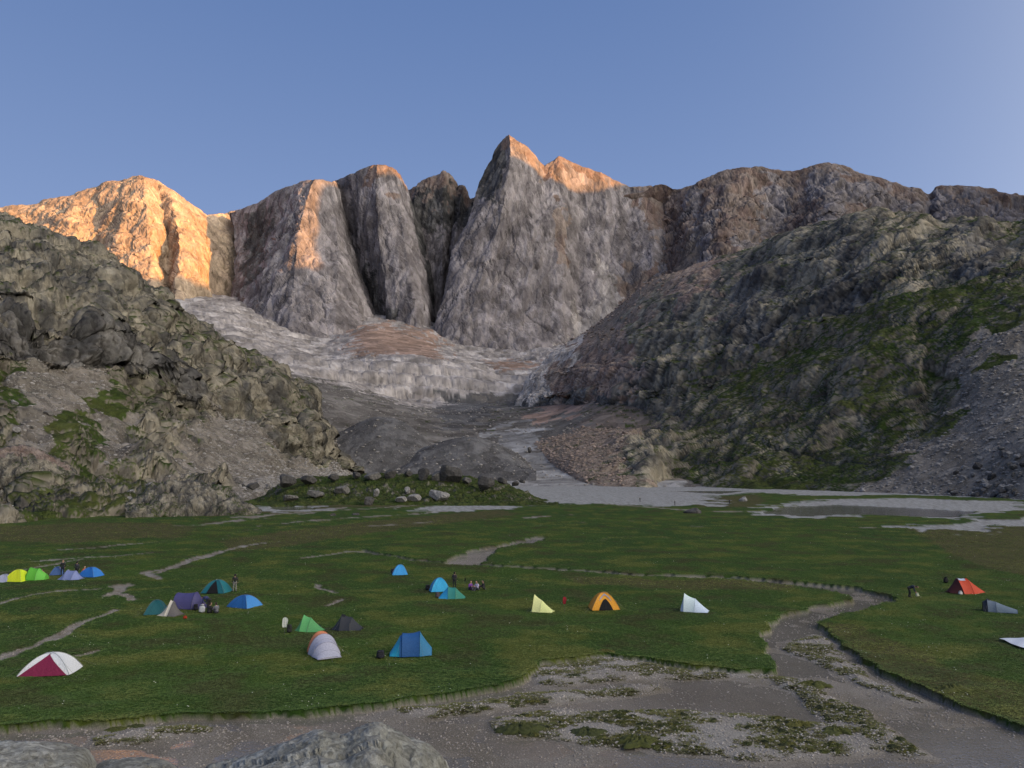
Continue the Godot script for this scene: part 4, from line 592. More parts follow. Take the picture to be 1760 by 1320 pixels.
func _ready() -> void:
	var cam := Camera3D.new()
	cam.name = "camera"
	cam.position = Vector3(0, 12.4, 0)
	cam.rotation_degrees = Vector3(6.41, 0, 0)
	cam.fov = 54.2
	cam.near = .1
	cam.far = 12000.0
	add_child(cam)
	cam.current = true
	var env := Environment.new()
	env.background_mode = Environment.BG_SKY
	var sky := Sky.new()
	sky.sky_material = make_sky()
	env.sky = sky
	env.background_energy_multiplier = .50
	env.tonemap_mode = Environment.TONE_MAPPER_LINEAR
	env.tonemap_exposure = 2.2
	env.sdfgi_enabled = true
	env.ssao_enabled = true
	env.ssil_enabled = true
	var we := WorldEnvironment.new()
	we.name = "environment"
	we.environment = env
	add_child(we)
	var sun := DirectionalLight3D.new()
	sun.name = "sun"
	sun.light_color = Color(1.0, .68, .285)
	sun.light_energy = 1.6
	sun.light_angular_distance = .5
	sun.shadow_enabled = true
	sun.rotation_degrees = Vector3(-SUN_HIGH, SUN_TURN, 0)
	add_child(sun)

	relief = noise(11, .01, FastNoiseLite.TYPE_SIMPLEX_SMOOTH, 5, FastNoiseLite.FRACTAL_RIDGED)
	relief.domain_warp_enabled = true
	relief.domain_warp_amplitude = 18.0
	relief.domain_warp_frequency = .012
	crags = noise(12, .01, FastNoiseLite.TYPE_CELLULAR, 1, FastNoiseLite.FRACTAL_NONE)
	crags.cellular_return_type = FastNoiseLite.RETURN_DISTANCE2_SUB
	crags.cellular_jitter = 1.0
	crags.cellular_distance_function = FastNoiseLite.DISTANCE_MANHATTAN
	crags.domain_warp_enabled = true
	crags.domain_warp_amplitude = 6.0
	crags.domain_warp_frequency = .03
	blocks = crags.duplicate()
	blocks.cellular_return_type = FastNoiseLite.RETURN_CELL_VALUE
	fine = noise(13, .01, FastNoiseLite.TYPE_SIMPLEX_SMOOTH, 4, FastNoiseLite.FRACTAL_RIDGED)
	tint = noise(14, .012, FastNoiseLite.TYPE_SIMPLEX_SMOOTH, 5)
	shift_a = noise(15, .014, FastNoiseLite.TYPE_SIMPLEX_SMOOTH, 4)
	turf_noise = noise(16, .08, FastNoiseLite.TYPE_SIMPLEX_SMOOTH, 5)
	g_wave = noise(21, .08, FastNoiseLite.TYPE_SIMPLEX_SMOOTH, 3)
	g_edge = noise(22, .24, FastNoiseLite.TYPE_SIMPLEX_SMOOTH, 2)
	g_fine = noise(23, .45, FastNoiseLite.TYPE_SIMPLEX_SMOOTH, 4)
	g_patch = noise(24, .03, FastNoiseLite.TYPE_SIMPLEX_SMOOTH, 4)

	var tone_cells := noise(31, .018, FastNoiseLite.TYPE_CELLULAR, 4)
	tone_cells.cellular_return_type = FastNoiseLite.RETURN_CELL_VALUE
	tone_cells.fractal_gain = .62
	tone_cells.domain_warp_enabled = true
	tone_cells.domain_warp_amplitude = 14.0
	tone_cells.domain_warp_frequency = .03
	var grain := noise_picture(tone_cells, Color(.52, .51, .50), Color(1, 1, 1))
	var bumps := noise_bumps(tone_cells, 9.0)
	var wall := land_material("limestone", grain, bumps, Vector3(.0024, .0012, .0024), .9)
	var crag := land_material("crag", grain, bumps, Vector3(.012, .010, .012), .6)
	var near_crag := land_material("near_crag", grain, bumps, Vector3(.04, .03, .04), .8)
	var rubble := land_material("rubble", grain, bumps, Vector3(.005, .005, .005), .5)
	var soil := land_material("turf_and_gravel", noise_picture(noise(33, .03, FastNoiseLite.TYPE_SIMPLEX_SMOOTH, 5), Color(.60, .60, .58), Color(1, 1, 1)), noise_bumps(noise(34, .03, FastNoiseLite.TYPE_SIMPLEX_SMOOTH, 5), 6.0), Vector3(.3, .3, .3), .6)

	draw_maps()
	make_floor(soil)
	loft("cirque_floor", land_material("slabs", grain, bumps, Vector3(.0018, .0018, .0018), .4))
	for n in ["left_peak", "buttress_west", "buttress_mid", "needle_peak", "main_peak", "ridge_east"]:
		loft(n, wall)
	loft("moraine_west", rubble)
	loft("moraine_east", rubble)
	loft("hillside_left", crag)
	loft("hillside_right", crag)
	loft("unseen_massif", wall)  # added out of view, its crest shaped to throw shade over the valley
	loft("grassy_mound", near_crag)
	var rock_mat := land_material("lichen_rock", grain, bumps, Vector3(.5, .5, .5), .8)
	for a in [["rock_knoll", "grey rock knoll rising at the left edge of the meadow", near_crag], ["tan_outcrop", "tan rock outcrop low on the left hillside at the picture's edge", near_crag], ["foreground_rock", "large lichen-grey rock with two humps at the bottom of the picture", rock_mat], ["corner_rock", "lichen-grey rock in the bottom left corner", rock_mat], ["low_rock", "low grey rock between the corner rock and the two-humped rock", rock_mat]]:
		var o := loft(a[0], a[2])
		o.remove_meta("kind")
		o.set_meta("label", a[1])
		o.set_meta("category", "rock")
	make_water()
	make_things()

func make_water() -> void:
	var m := StandardMaterial3D.new()
	m.resource_name = "shallow_water"
	m.albedo_color = Color(.52, .49, .45, .30)
	m.transparency = BaseMaterial3D.TRANSPARENCY_ALPHA
	m.roughness = .04
	m.uv1_triplanar = true
	m.uv1_world_triplanar = true
	m.uv1_scale = Vector3(.35, .35, .35)
	m.normal_enabled = true
	m.normal_texture = noise_bumps(noise(41, .02, FastNoiseLite.TYPE_SIMPLEX_SMOOTH, 4), 4.0, 512)
	m.normal_scale = .2
	var p := PlaneMesh.new()
	p.size = Vector2(560, 400)
	var o := structure("water", p, m)
	o.position = Vector3(90, -.325, -226)

const BOULDERS := [
	[-83.8, 6.16, -281.0, 8.18, 4.55, 0, "dark boulder at the left end of the grassy mound"],
	[-94.8, 5.38, -277.8, 4.55, 2.50, 0, "small dark boulder on the gravel left of the grassy mound"],
	[-76.9, 7.36, -285.6, 6.42, 2.98, 0, "flat dark boulder on the mound beside its leftmost boulder"],
	[-68.4, 8.19, -288.8, 4.60, 2.30, 0, "low dark boulder along the crest of the grassy mound"],
	[-60.2, 9.04, -291.9, 3.70, 2.31, 0, "low dark boulder along the crest of the grassy mound"],
	[-53.2, 8.61, -290.3, 6.41, 2.97, 1, "broad grey boulder in the middle of the mound's crest"],
	[-46.7, 9.04, -291.9, 5.04, 3.21, 0, "low dark boulder along the crest of the grassy mound"],
	[-40.5, 9.68, -294.2, 3.45, 2.07, 0, "low dark boulder along the crest of the grassy mound"],
	[-33.7, 8.61, -290.3, 5.89, 4.30, 0, "square dark boulder just left of the mound's largest boulder"],
	[-28.4, 8.19, -288.8, 4.95, 3.37, 1, "grey boulder leaning against the mound's largest boulder"],
	[-23.0, 7.98, -288.0, 9.85, 7.17, 0, "largest dark boulder, standing highest on the mound"],
	[-9.8, 5.38, -277.8, 6.03, 5.17, 0, "upright dark boulder at the right end of the mound"],
	[-3.5, 6.96, -284.1, 4.40, 2.42, 0, "low dark boulder among the rubble right of the mound"],
	[-17.1, 7.36, -285.6, 3.55, 2.22, 1, "small grey boulder between the two tallest dark boulders"],
	[1.1, 6.16, -281.0, 3.48, 1.74, 0, "low dark boulder among the rubble right of the mound"],
	[3.9, 7.16, -284.9, 2.65, 1.33, 0, "low dark boulder among the rubble right of the mound"],
	[-37.5, 3.89, -271.6, 2.76, 2.13, 2, "small pale boulder on the grass of the mound, below its crest"],
	[-47.9, 2.82, -266.9, 2.73, 2.73, 2, "upright pale boulder low on the grassy mound"],
	[-48.3, 0.49, -256.0, 4.44, 2.63, 0, "dark boulder at the foot of the grassy mound"],
	[-25.9, 2.13, -263.8, 7.81, 3.49, 2, "broad pale boulder at the foot of the mound's largest boulder"],
	[-33.8, 1.79, -262.2, 4.92, 2.05, 2, "low pale boulder left of the broad pale boulder"],
	[-38.0, 1.46, -260.7, 4.08, 1.63, 2, "flat pale boulder at the foot of the grassy mound"],
	[-60.9, 3.89, -271.6, 5.61, 2.59, 1, "grey boulder half sunk in the mound's turf"],
	[-69.6, 2.82, -266.9, 6.42, 2.57, 1, "low grey boulder on the left slope of the mound"],
	[-76.4, 1.79, -262.2, 5.51, 2.12, 1, "low grey boulder at the left foot of the mound"],
	[-47.0, -0.17, -199.0, 1.74, 1.11, 0, "dark stone on the far meadow, left of a flatter one"],
	[-41.6, -0.11, -203.0, 2.41, 0.80, 0, "flat dark stone on the far meadow"],
	[50.1, -0.07, -210.0, 5.02, 1.84, 0, "dark boulder alone at the far edge of the meadow below the walkers"],
	[13.9, 25.72, -600.0, 4.19, 3.72, 0, "black boulder on the right-hand moraine's crest"],
	[87.3, -0.04, -286.0, 3.25, 2.09, 2, "pale boulder at the meadow's far edge near the rightmost walker"],
]
const CUSHIONS := [
	[0.37, -37.89, 1.08, 1, 1, "dark green moss cushion at the left tip of the gravel bar"],
	[5.81, -36.35, 0.96, 1, 0, "bright yellow-green moss cushion at the lower edge of the gravel bar"],
	[17.65, -45.48, 0.90, 1, 0, "yellow-green moss cushion on the spit between the two streams"],
	[24.61, -43.68, 0.88, 1, 0, "yellow-green moss cushion on the right bank of the stream"],
	[15.60, -37.57, 0.73, 0.9, 0, "broad moss cushion at the right end of the gravel bar"],
	[3.62, -37.57, 0.77, 0.8, 1, "olive moss cushion in the lower middle of the gravel bar"],
	[14.16, -38.55, 0.67, 0.9, 3, "wide yellowish moss cushion right of the gravel bar's middle"],
	[3.71, -47.31, 0.42, 0.7, 2, "dark moss cushion at the left end of the pebble beach"],
	[6.42, -52.89, 0.55, 0.7, 3, "yellow moss cushion at the top of the pebble beach"],
	[-19.36, -38.38, 0.52, 0.7, 0, "moss cushion on the small pebble bank at left"],
	[-18.61, -38.89, 0.42, 0.7, 1, "moss cushion beside another on the small pebble bank at left"],
]
# ---------------------------------------------------------------- things

func thing(called: String, label: String, category: String, at: Vector3, turn := 0.0, group := "") -> Node3D:
	var o := Node3D.new()
	o.name = numbered(called)
	add_child(o)
	o.position = at
	o.rotation_degrees.y = turn
	describe(o, label, category, group)
	return o

func describe(o: Node, label: String, category: String, group := "") -> void:
	o.set_meta("label", label)
	o.set_meta("category", category)
	if group:
		o.set_meta("group", group)

func part(called: String, mesh: Mesh, mat: Material, parent: Node3D, label := "") -> MeshInstance3D:
	var o := MeshInstance3D.new()
	o.name = called
	o.mesh = mesh
	o.material_override = mat
	if label:
		o.set_meta("label", label)
	parent.add_child(o, true)
	return o

func ground_at(x: float, z: float) -> float:
	return floor_at(x, z)[0]

# a grid of points as a smooth sheet with thickness
func skin(rows: Array, thick := 0.0) -> ArrayMesh:
	var nu := rows.size()
	var nv: int = rows[0].size()
	var pos := PackedVector3Array()
	for r in rows:
		for p in r:
			pos.append(p)
	var nor := grid_normals(nu, nv, pos)
	var st := SurfaceTool.new()
	st.begin(Mesh.PRIMITIVE_TRIANGLES)
	for side in ([0] if thick <= 0.0 else [0, 1]):
		for k in pos.size():
			st.set_normal(nor[k] if side == 0 else -nor[k])
			st.add_vertex(pos[k] if side == 0 else pos[k] - nor[k] * thick)
	var n := pos.size()
	for i in nu - 1:
		for j in nv - 1:
			var p := i * nv + j
			for q in [p, p + 1, p + nv, p + nv, p + 1, p + nv + 1]:
				st.add_index(q)
			if thick > 0.0:
				for q in [p, p + nv, p + 1, p + nv, p + nv + 1, p + 1]:
					st.add_index(n + q)
	if thick > 0.0:
		var rim := []
		for j in nv: rim.append(j)
		for i in range(1, nu): rim.append(i * nv + nv - 1)
		for j in range(nv - 2, -1, -1): rim.append((nu - 1) * nv + j)
		for i in range(nu - 2, 0, -1): rim.append(i * nv)
		for k in rim.size():
			var a: int = rim[k]
			var b: int = rim[(k + 1) % rim.size()]
			for q in [a, a + n, b, b, a + n, b + n]:
				st.add_index(q)
	return st.commit()

func tube(pts: Array, r0: float, r1: float, sides := 6) -> ArrayMesh:
	var rows := []
	var last := pts.size() - 1
	for i in pts.size():
		var d: Vector3 = (pts[mini(i + 1, last)] - pts[maxi(i - 1, 0)]).normalized()
		var u := d.cross(Vector3(.31, .2, .93)).normalized()
		var v := d.cross(u)
		var ring := []
		var r := lerpf(r0, r1, float(i) / last)
		for k in sides + 1:
			var a := TAU * k / sides
			ring.append(pts[i] + (u * cos(a) + v * sin(a)) * r)
		rows.append(ring)
	return skin(rows)

var cloths := {}
var weave: Texture2D
var weave_bumps: Texture2D

func cloth(c: Color, rough := .62) -> StandardMaterial3D:
	var key := [c, rough]
	if not cloths.has(key):
		var m := StandardMaterial3D.new()
		m.resource_name = "fabric"
		m.albedo_color = c.linear_to_srgb()
		m.roughness = rough
		m.metallic_specular = .35
		m.albedo_texture = weave
		m.uv1_triplanar = true
		m.uv1_scale = Vector3(.8, .8, .8)
		m.normal_enabled = true
		m.normal_texture = weave_bumps
		m.normal_scale = .5
		cloths[key] = m
	return cloths[key]

var tent_forms := {}

func pegs_and_lines(t: Node3D, ends: Array) -> void:
	for e in ends:
		var top: Vector3 = e[0]
		var foot: Vector3 = e[1]
		var line := part("guy_line", tube([top, top.lerp(foot, .5) + Vector3(0, -.015, 0), foot], .004, .004, 4), cloth(Color(.30, .28, .22)), t)
		part("peg", tube([foot + Vector3(0, -.08, 0), foot + Vector3(0, .04, 0)], .008, .01, 5), cloth(Color(.22, .22, .23), .4), line)

func dome_point(w: float, l: float, h: float, side: int, s: float, t: float) -> Vector3:
	var cs := [Vector2(-1, 1), Vector2(1, 1), Vector2(1, -1), Vector2(-1, -1)]
	var a: Vector2 = cs[side]
	var b: Vector2 = cs[(side + 1) % 4]
	var r := 1.0 - t
	var y := h * (1.0 - pow(r, 2.1))
	var q := a.lerp(b, s) * r
	var mid := (a + b) * .5
	var pull := sin(PI * s) * sin(PI * clampf(t * .9 + .1, 0.0, 1.0))
	q -= mid * (pull * .05)
	y -= pull * h * .035
	q += mid * (sin(PI * s) * .045 * r)
	return Vector3(q.x * w * .5, y + .03, q.y * l * .5)

func dome_tent(at: Vector2, w: float, l: float, h: float, turn: float, colours: Array, label: String, more: Dictionary) -> void:
	h *= .9
	w *= .97
	var z := at.y - l * .42
	var t := thing("dome_tent", label, "tent", Vector3(at.x, ground_at(at.x, z), z), turn, "tents on the meadow")
	tent_forms[label] = {"node": t, "w": w, "l": l, "h": h}
	for side in 4:
		var rows := []
		for i in 11:
			var row := []
			for j in 10:
				row.append(dome_point(w, l, h, side, i / 10.0, j / 9.0 * .985))
			rows.append(row)
		part("fly_panel", skin(rows), cloth(colours[side]), t)
		var pole := []
		for j in 10:
			pole.append(dome_point(w, l, h, side, 0.0, j / 9.0) * Vector3(1.012, 1.0, 1.012) + Vector3(0, .012, 0))
		part("pole", tube(pole, .013, .013, 5), cloth(colours[side].lerp(Color(.18, .18, .18), .55), .4), t)
	part("roof_cap", skin([[Vector3(-.2, h - .02, .16), Vector3(0, h + .035, .2), Vector3(.2, h - .02, .16)], [Vector3(-.24, h - .01, 0), Vector3(0, h + .055, 0), Vector3(.24, h - .01, 0)], [Vector3(-.2, h - .02, -.16), Vector3(0, h + .035, -.2), Vector3(.2, h - .02, -.16)]]), cloth(colours[0].lerp(Color(.2, .2, .2), .15)), t)
	var out := Vector3(.01, .015, .03)
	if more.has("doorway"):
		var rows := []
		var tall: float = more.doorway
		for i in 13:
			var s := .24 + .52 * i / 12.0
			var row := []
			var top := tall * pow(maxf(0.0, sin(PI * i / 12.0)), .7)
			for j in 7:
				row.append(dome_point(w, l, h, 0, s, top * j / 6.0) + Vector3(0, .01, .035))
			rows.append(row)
		part("doorway", skin(rows), cloth(Color(.012, .012, .013), .9), t, "dark panel in place of the unlit tent opening")  # near-black panel over the closed fly paints the dark inside
	else:
		var zip := []
		for i in 15:
			var s := .2 + .6 * i / 14.0
			zip.append(dome_point(w, l, h, 0, s, .72 * pow(maxf(0.0, sin(PI * i / 14.0)), .6)) + Vector3(0, .008, .014))
		part("door_zip", tube(zip, .009, .009, 4), cloth(colours[0] * .55), t)
	if more.has("stripe"):
		var rows := []
		for i in 9:
			var s := .18 + .64 * i / 8.0
			var a := .30 + .32 * sin(PI * i / 8.0)
			rows.append([dome_point(w, l, h, 0, s, a) + Vector3(0, .012, .03), dome_point(w, l, h, 0, s, a + .17) + Vector3(0, .012, .03)])
		part("stripe", skin(rows), cloth(Color(.36, .33, .36)), t, "grey stripe arched over the doorway")
	if more.has("triangle"):
		var rows := []
		for i in 13:
			var row := []
			for j in 9:
				var tt := .86 * j / 8.0
				var s := lerpf(.03 + .47 * j / 8.0, .97 - .47 * j / 8.0, i / 12.0)
				row.append(dome_point(w, l, h, 0, s, tt) + Vector3(0, .012, .035 + .05 * (1.0 - j / 8.0)))
			rows.append(row)
		part("vestibule", skin(rows), cloth(more.triangle), t, "maroon triangular front panel")
	var lines := []
	for c in [Vector2(-1, 1), Vector2(1, 1), Vector2(1, -1), Vector2(-1, -1)]:
		lines.append([Vector3(c.x * w * .33, h * .62, c.y * l * .33), Vector3(c.x * (w * .5 + .65), -.01, c.y * (l * .5 + .5))])
	pegs_and_lines(t, lines)

func hoop_point(hs: Array, k: float, s: float) -> Vector3:
	# k runs along the hoops, s from -1 to 1 across
	var i := mini(int(k), hs.size() - 2)
	var f := k - i
	var a: Array = hs[i]
	var b: Array = hs[i + 1]
	var half := lerpf(a[1], b[1], f)
	var tall := lerpf(a[2], b[2], f)
	var e := lerpf(a[3], b[3], f)
	var sag := sin(PI * f) * .055
	half *= 1.0 - sag * .7
	tall *= 1.0 - sag
	var th := s * PI * .5
	var x := sin(th)
	var y := pow(maxf(0.0, 1.0 - pow(absf(x), e)), 1.0 / maxf(1.0, e * .62)) if e > 1.5 else 1.0 - pow(absf(s), e)
	if e <= 1.5:
		x = s
	return Vector3(x * half, y * tall + .02, lerpf(a[0], b[0], f))

func hoop_tent(at: Vector2, turn: float, hs: Array, colours: Array, label: String, more: Dictionary) -> void:
	for h in hs:
		h[2] *= .9
	var deep: float = hs[1][1] * absf(sin(deg_to_rad(turn))) + 1.1 * absf(cos(deg_to_rad(turn)))
	var z := at.y - deep * .85
	var kind := "tunnel_tent" if hs[1][3] > 1.9 else "ridge_tent"
	var t := thing(kind, label, "tent", Vector3(at.x, ground_at(at.x, z), z), turn, "tents on the meadow")
	tent_forms[label] = {"node": t, "hoops": hs}
	for i in hs.size() - 1:
		var rows := []
		for a in 7:
			var row := []
			for j in 17:
				row.append(hoop_point(hs, i + a / 6.0, j / 8.0 - 1.0))
			rows.append(row)
		part("fly_panel", skin(rows), cloth(colours[i]), t)
	for i in hs.size():
		var pole := []
		for j in 17:
			pole.append(hoop_point(hs, i, j / 8.0 - 1.0) * Vector3(1.01, 1.0, 1.0) + Vector3(0, .01, 0))
		part("pole" if i > 0 and i < hs.size() - 1 else "hem", tube(pole, .012, .012, 5), cloth(colours[mini(i, colours.size() - 1)] * .6, .45), t)
		if i in [0, hs.size() - 1]:
			var rows := []
			for j in 17:
				var p := hoop_point(hs, i, j / 8.0 - 1.0)
				rows.append([p, Vector3(p.x * .96, .015, p.z)])
			part("end_panel", skin(rows), cloth(colours[0 if i == 0 else colours.size() - 1]), t)
	if more.has("seams"):
		for i in range(1, hs.size() - 1):
			var seam := []
			for j in 17:
				seam.append(hoop_point(hs, i + .5, j / 8.0 - 1.0) * Vector3(1.008, 1.0, 1.0) + Vector3(0, .008, 0))
			part("seam", tube(seam, .008, .008, 4), cloth(colours[mini(i, colours.size() - 1)] * .7), t)
	if more.has("vent"):
		var rows := []
		for j in 7:
			var s := -.22 + .44 * j / 6.0
			rows.append([hoop_point(hs, 1.02, s) + Vector3(0, .02, 0), hoop_point(hs, 1.32, s) + Vector3(0, .05, 0)])
		part("vent_flap", skin(rows), cloth(Color(.012, .012, .014)), t)
	if more.has("skirt"):
		var rows := []
		for a in 10:
			var k := .9 + 2.0 * a / 9.0
			rows.append([hoop_point(hs, k, 1.0) + Vector3(.05, 0, 0), hoop_point(hs, k, .84) + Vector3(.035, .01, 0)])
		part("skirt", skin(rows), cloth(Color(.16, .21, .28)), t, "grey-blue lower band of the tent")
	if more.has("logo"):
		# small white mountain mark with a wordmark bar and a tag higher up
		for m in [[2.16, 2.30, .70, .60, 1], [2.12, 2.36, .78, .74, 0], [2.72, 2.86, .34, .29, 0]]:
			var rows := []
			for i in 5:
				var u := i / 4.0
				var top := lerpf(m[2], m[3], (1.0 - absf(u * 2.0 - 1.0)) if m[4] else 1.0)
				var k := lerpf(m[0], m[1], u)
				rows.append([hoop_point(hs, k, float(m[2])) + Vector3(.014, .012, 0), hoop_point(hs, k, top - .001) + Vector3(.014, .012, 0)])
			part("mark", skin(rows), cloth(Color(.7, .7, .72)), t, "small white printed mark")
		var sleeve := []
		for j in 9:
			sleeve.append(hoop_point(hs, 2.72, .15 + .55 * j / 8.0) + Vector3(.012, .012, 0))
		part("seam", tube(sleeve, .010, .010, 4), cloth(Color(.02, .05, .12)), t)
	var lines := []
	for i in [0, hs.size() - 1]:
		var dirn := -1.0 if i == 0 else 1.0
		var inner: Array = hs[1 if i == 0 else hs.size() - 2]
		lines.append([Vector3(0, hs[i][2] + .02, hs[i][0]), Vector3(0, -.01, hs[i][0] + dirn * .6)])
		for sx in [-1.0, 1.0]:
			lines.append([Vector3(sx * inner[1] * .8, inner[2] * .62, inner[0]), Vector3(sx * (inner[1] + .55), -.01, inner[0] + dirn * .3)])
	pegs_and_lines(t, lines)

# cloth lying on a tent, following its shape
func draped(tent: String, k0: float, k1: float, s0: float, s1: float, colour: Color, label: String) -> void:
	var f: Dictionary = tent_forms[tent]
	var n: Node3D = f.node
	var rows := []
	for i in 7:
		var row := []
		for j in 7:
			var k := lerpf(k0, k1, i / 6.0)
			var s := lerpf(s0, s1, j / 6.0)
			var p: Vector3
			if f.has("hoops"):
				p = hoop_point(f.hoops, k, s)
			else:
				p = dome_point(f.w, f.l, f.h, 0, k, s) + Vector3(0, .02, .03)
			p += Vector3(p.x * .02, .045 + .012 * sin(i * 2.1) * sin(j * 1.7), 0)
			row.append(p)
		rows.append(row)
	var t := thing("draped_cloth", label, "cloth", n.position, n.rotation_degrees.y)
	part("fabric", skin(rows, .012), cloth(colour, .85), t)
	var edge := []
	for p in rows[0]:
		edge.append(p + Vector3(0, .004, 0))
	part("hem", tube(edge, .01, .01, 4), cloth(colour * .8, .85), t)

func rounded_box(w: float, h: float, d: float, taper := .8) -> ArrayMesh:
	var rows := []
	for i in 9:
		var v := i / 8.0
		var row := []
		var y := h * v
		var fat := pow(maxf(0.0, 1.0 - pow(absf(v * 2.0 - 1.0), 5.0)), .5) * lerpf(1.0, taper, v)
		for j in 17:
			var a := TAU * j / 16.0
			var c := cos(a)
			var s := sin(a)
			row.append(Vector3(signf(c) * pow(absf(c), .6) * w * .5 * fat, y, signf(s) * pow(absf(s), .6) * d * .5 * fat))
		rows.append(row)
	return skin(rows)

func pack(at: Vector2, w: float, h: float, turn: float, colour: Color, label: String, called: String, category: String) -> void:
	var t := thing(called, label, category, Vector3(at.x, ground_at(at.x, at.y) - .01, at.y), turn)
	var m := cloth(colour, .8)
	part("body", rounded_box(w, h, w * .72), m, t)
	if category == "backpack":
		var lid := part("lid", rounded_box(w * .92, h * .26, w * .74, .7), cloth(colour * 1.25, .8), t)
		lid.position.y = h * .86
		var pocket := part("pocket", rounded_box(w * .6, h * .45, w * .3, .85), cloth(colour * 1.15, .8), t)
		pocket.position = Vector3(0, h * .12, w * .36)
		for sx in [-1.0, 1.0]:
			part("strap", tube([Vector3(sx * w * .22, h * .9, -w * .3), Vector3(sx * w * .27, h * .6, -w * .5), Vector3(sx * w * .25, h * .15, -w * .36)], .022, .018, 5), m, t)
	else:
		var neck := part("neck", rounded_box(w * .42, h * .22, w * .4, 1.2), cloth(colour * .9, .8), t)
		neck.position.y = h * .93
		part("cord", tube([Vector3(w * .2, h, 0), Vector3(w * .3, h * .8, .04), Vector3(w * .38, h * .5, .05)], .008, .006, 4), cloth(Color(.05, .05, .05)), t)

func hung_cloth(at: Vector2, tall: float, wide: float, drop: float, colour: Color, label: String) -> void:
	var t := thing("hung_cloth", label, "clothing", Vector3(at.x, ground_at(at.x, at.y), at.y), 12.0)
	var stick := part("pole", tube([Vector3(0, -.05, 0), Vector3(0, tall * .5, 0), Vector3(.01, tall, 0)], .009, .011, 6), cloth(Color(.12, .12, .13), .35), t)
	part("grip", tube([Vector3(.01, tall - .02, 0), Vector3(.012, tall + .1, 0)], .02, .022, 6), cloth(Color(.03, .03, .03)), stick)
	var rows := []
	for i in 11:
		var u := i / 10.0 * 2.0 - 1.0
		var row := []
		for j in 9:
			var v := j / 8.0
			var half := wide * .5 * (1.0 - .35 * v * v) * (.55 + .45 * sqrt(minf(1.0, v * 3.0 + .15)))
			row.append(Vector3(u * half + .02 * sin(v * 6.0), tall + .02 - drop * v - .05 * u * u * (1.0 - v), .03 + .05 * cos(u * 7.0) * v))
		rows.append(row)
	part("fabric", skin(rows, .02), cloth(colour, .85), t)

func ground_sheet(corners: Array, colour: Color) -> void:
	var mid: Vector2 = (corners[0] + corners[2]) * .5
	var t := thing("ground_sheet", "white sheet spread on the grass at the right edge of the picture", "sheet", Vector3(mid.x, 0, mid.y))
	var rows := []
	for i in 13:
		var row := []
		for j in 9:
			var p: Vector2 = corners[0].lerp(corners[1], i / 12.0).lerp(corners[3].lerp(corners[2], i / 12.0), j / 8.0)
			row.append(Vector3(p.x - mid.x, ground_at(p.x, p.y) + .13 + .03 * sin(i * 1.3 + j) , p.y - mid.y))
		rows.append(row)
	part("fabric", skin(rows, .015), cloth(colour, .8), t)
	for c in corners:
		part("peg", tube([Vector3(c.x - mid.x, ground_at(c.x, c.y) - .05, c.y - mid.y), Vector3(c.x - mid.x, ground_at(c.x, c.y) + .17, c.y - mid.y)], .009, .011, 5), cloth(Color(.2, .2, .2)), t)

# ---------------------------------------------------------------- people
# Bodies as a smooth union of tapered bones, meshed with surface nets.
# A bone: [from, to, radius at from, radius at to, what it wears]
const SKIN := 0
const TOP := 1
const LEGS := 2
const HAIR := 3
const SHOE := 4
var bodies := {}

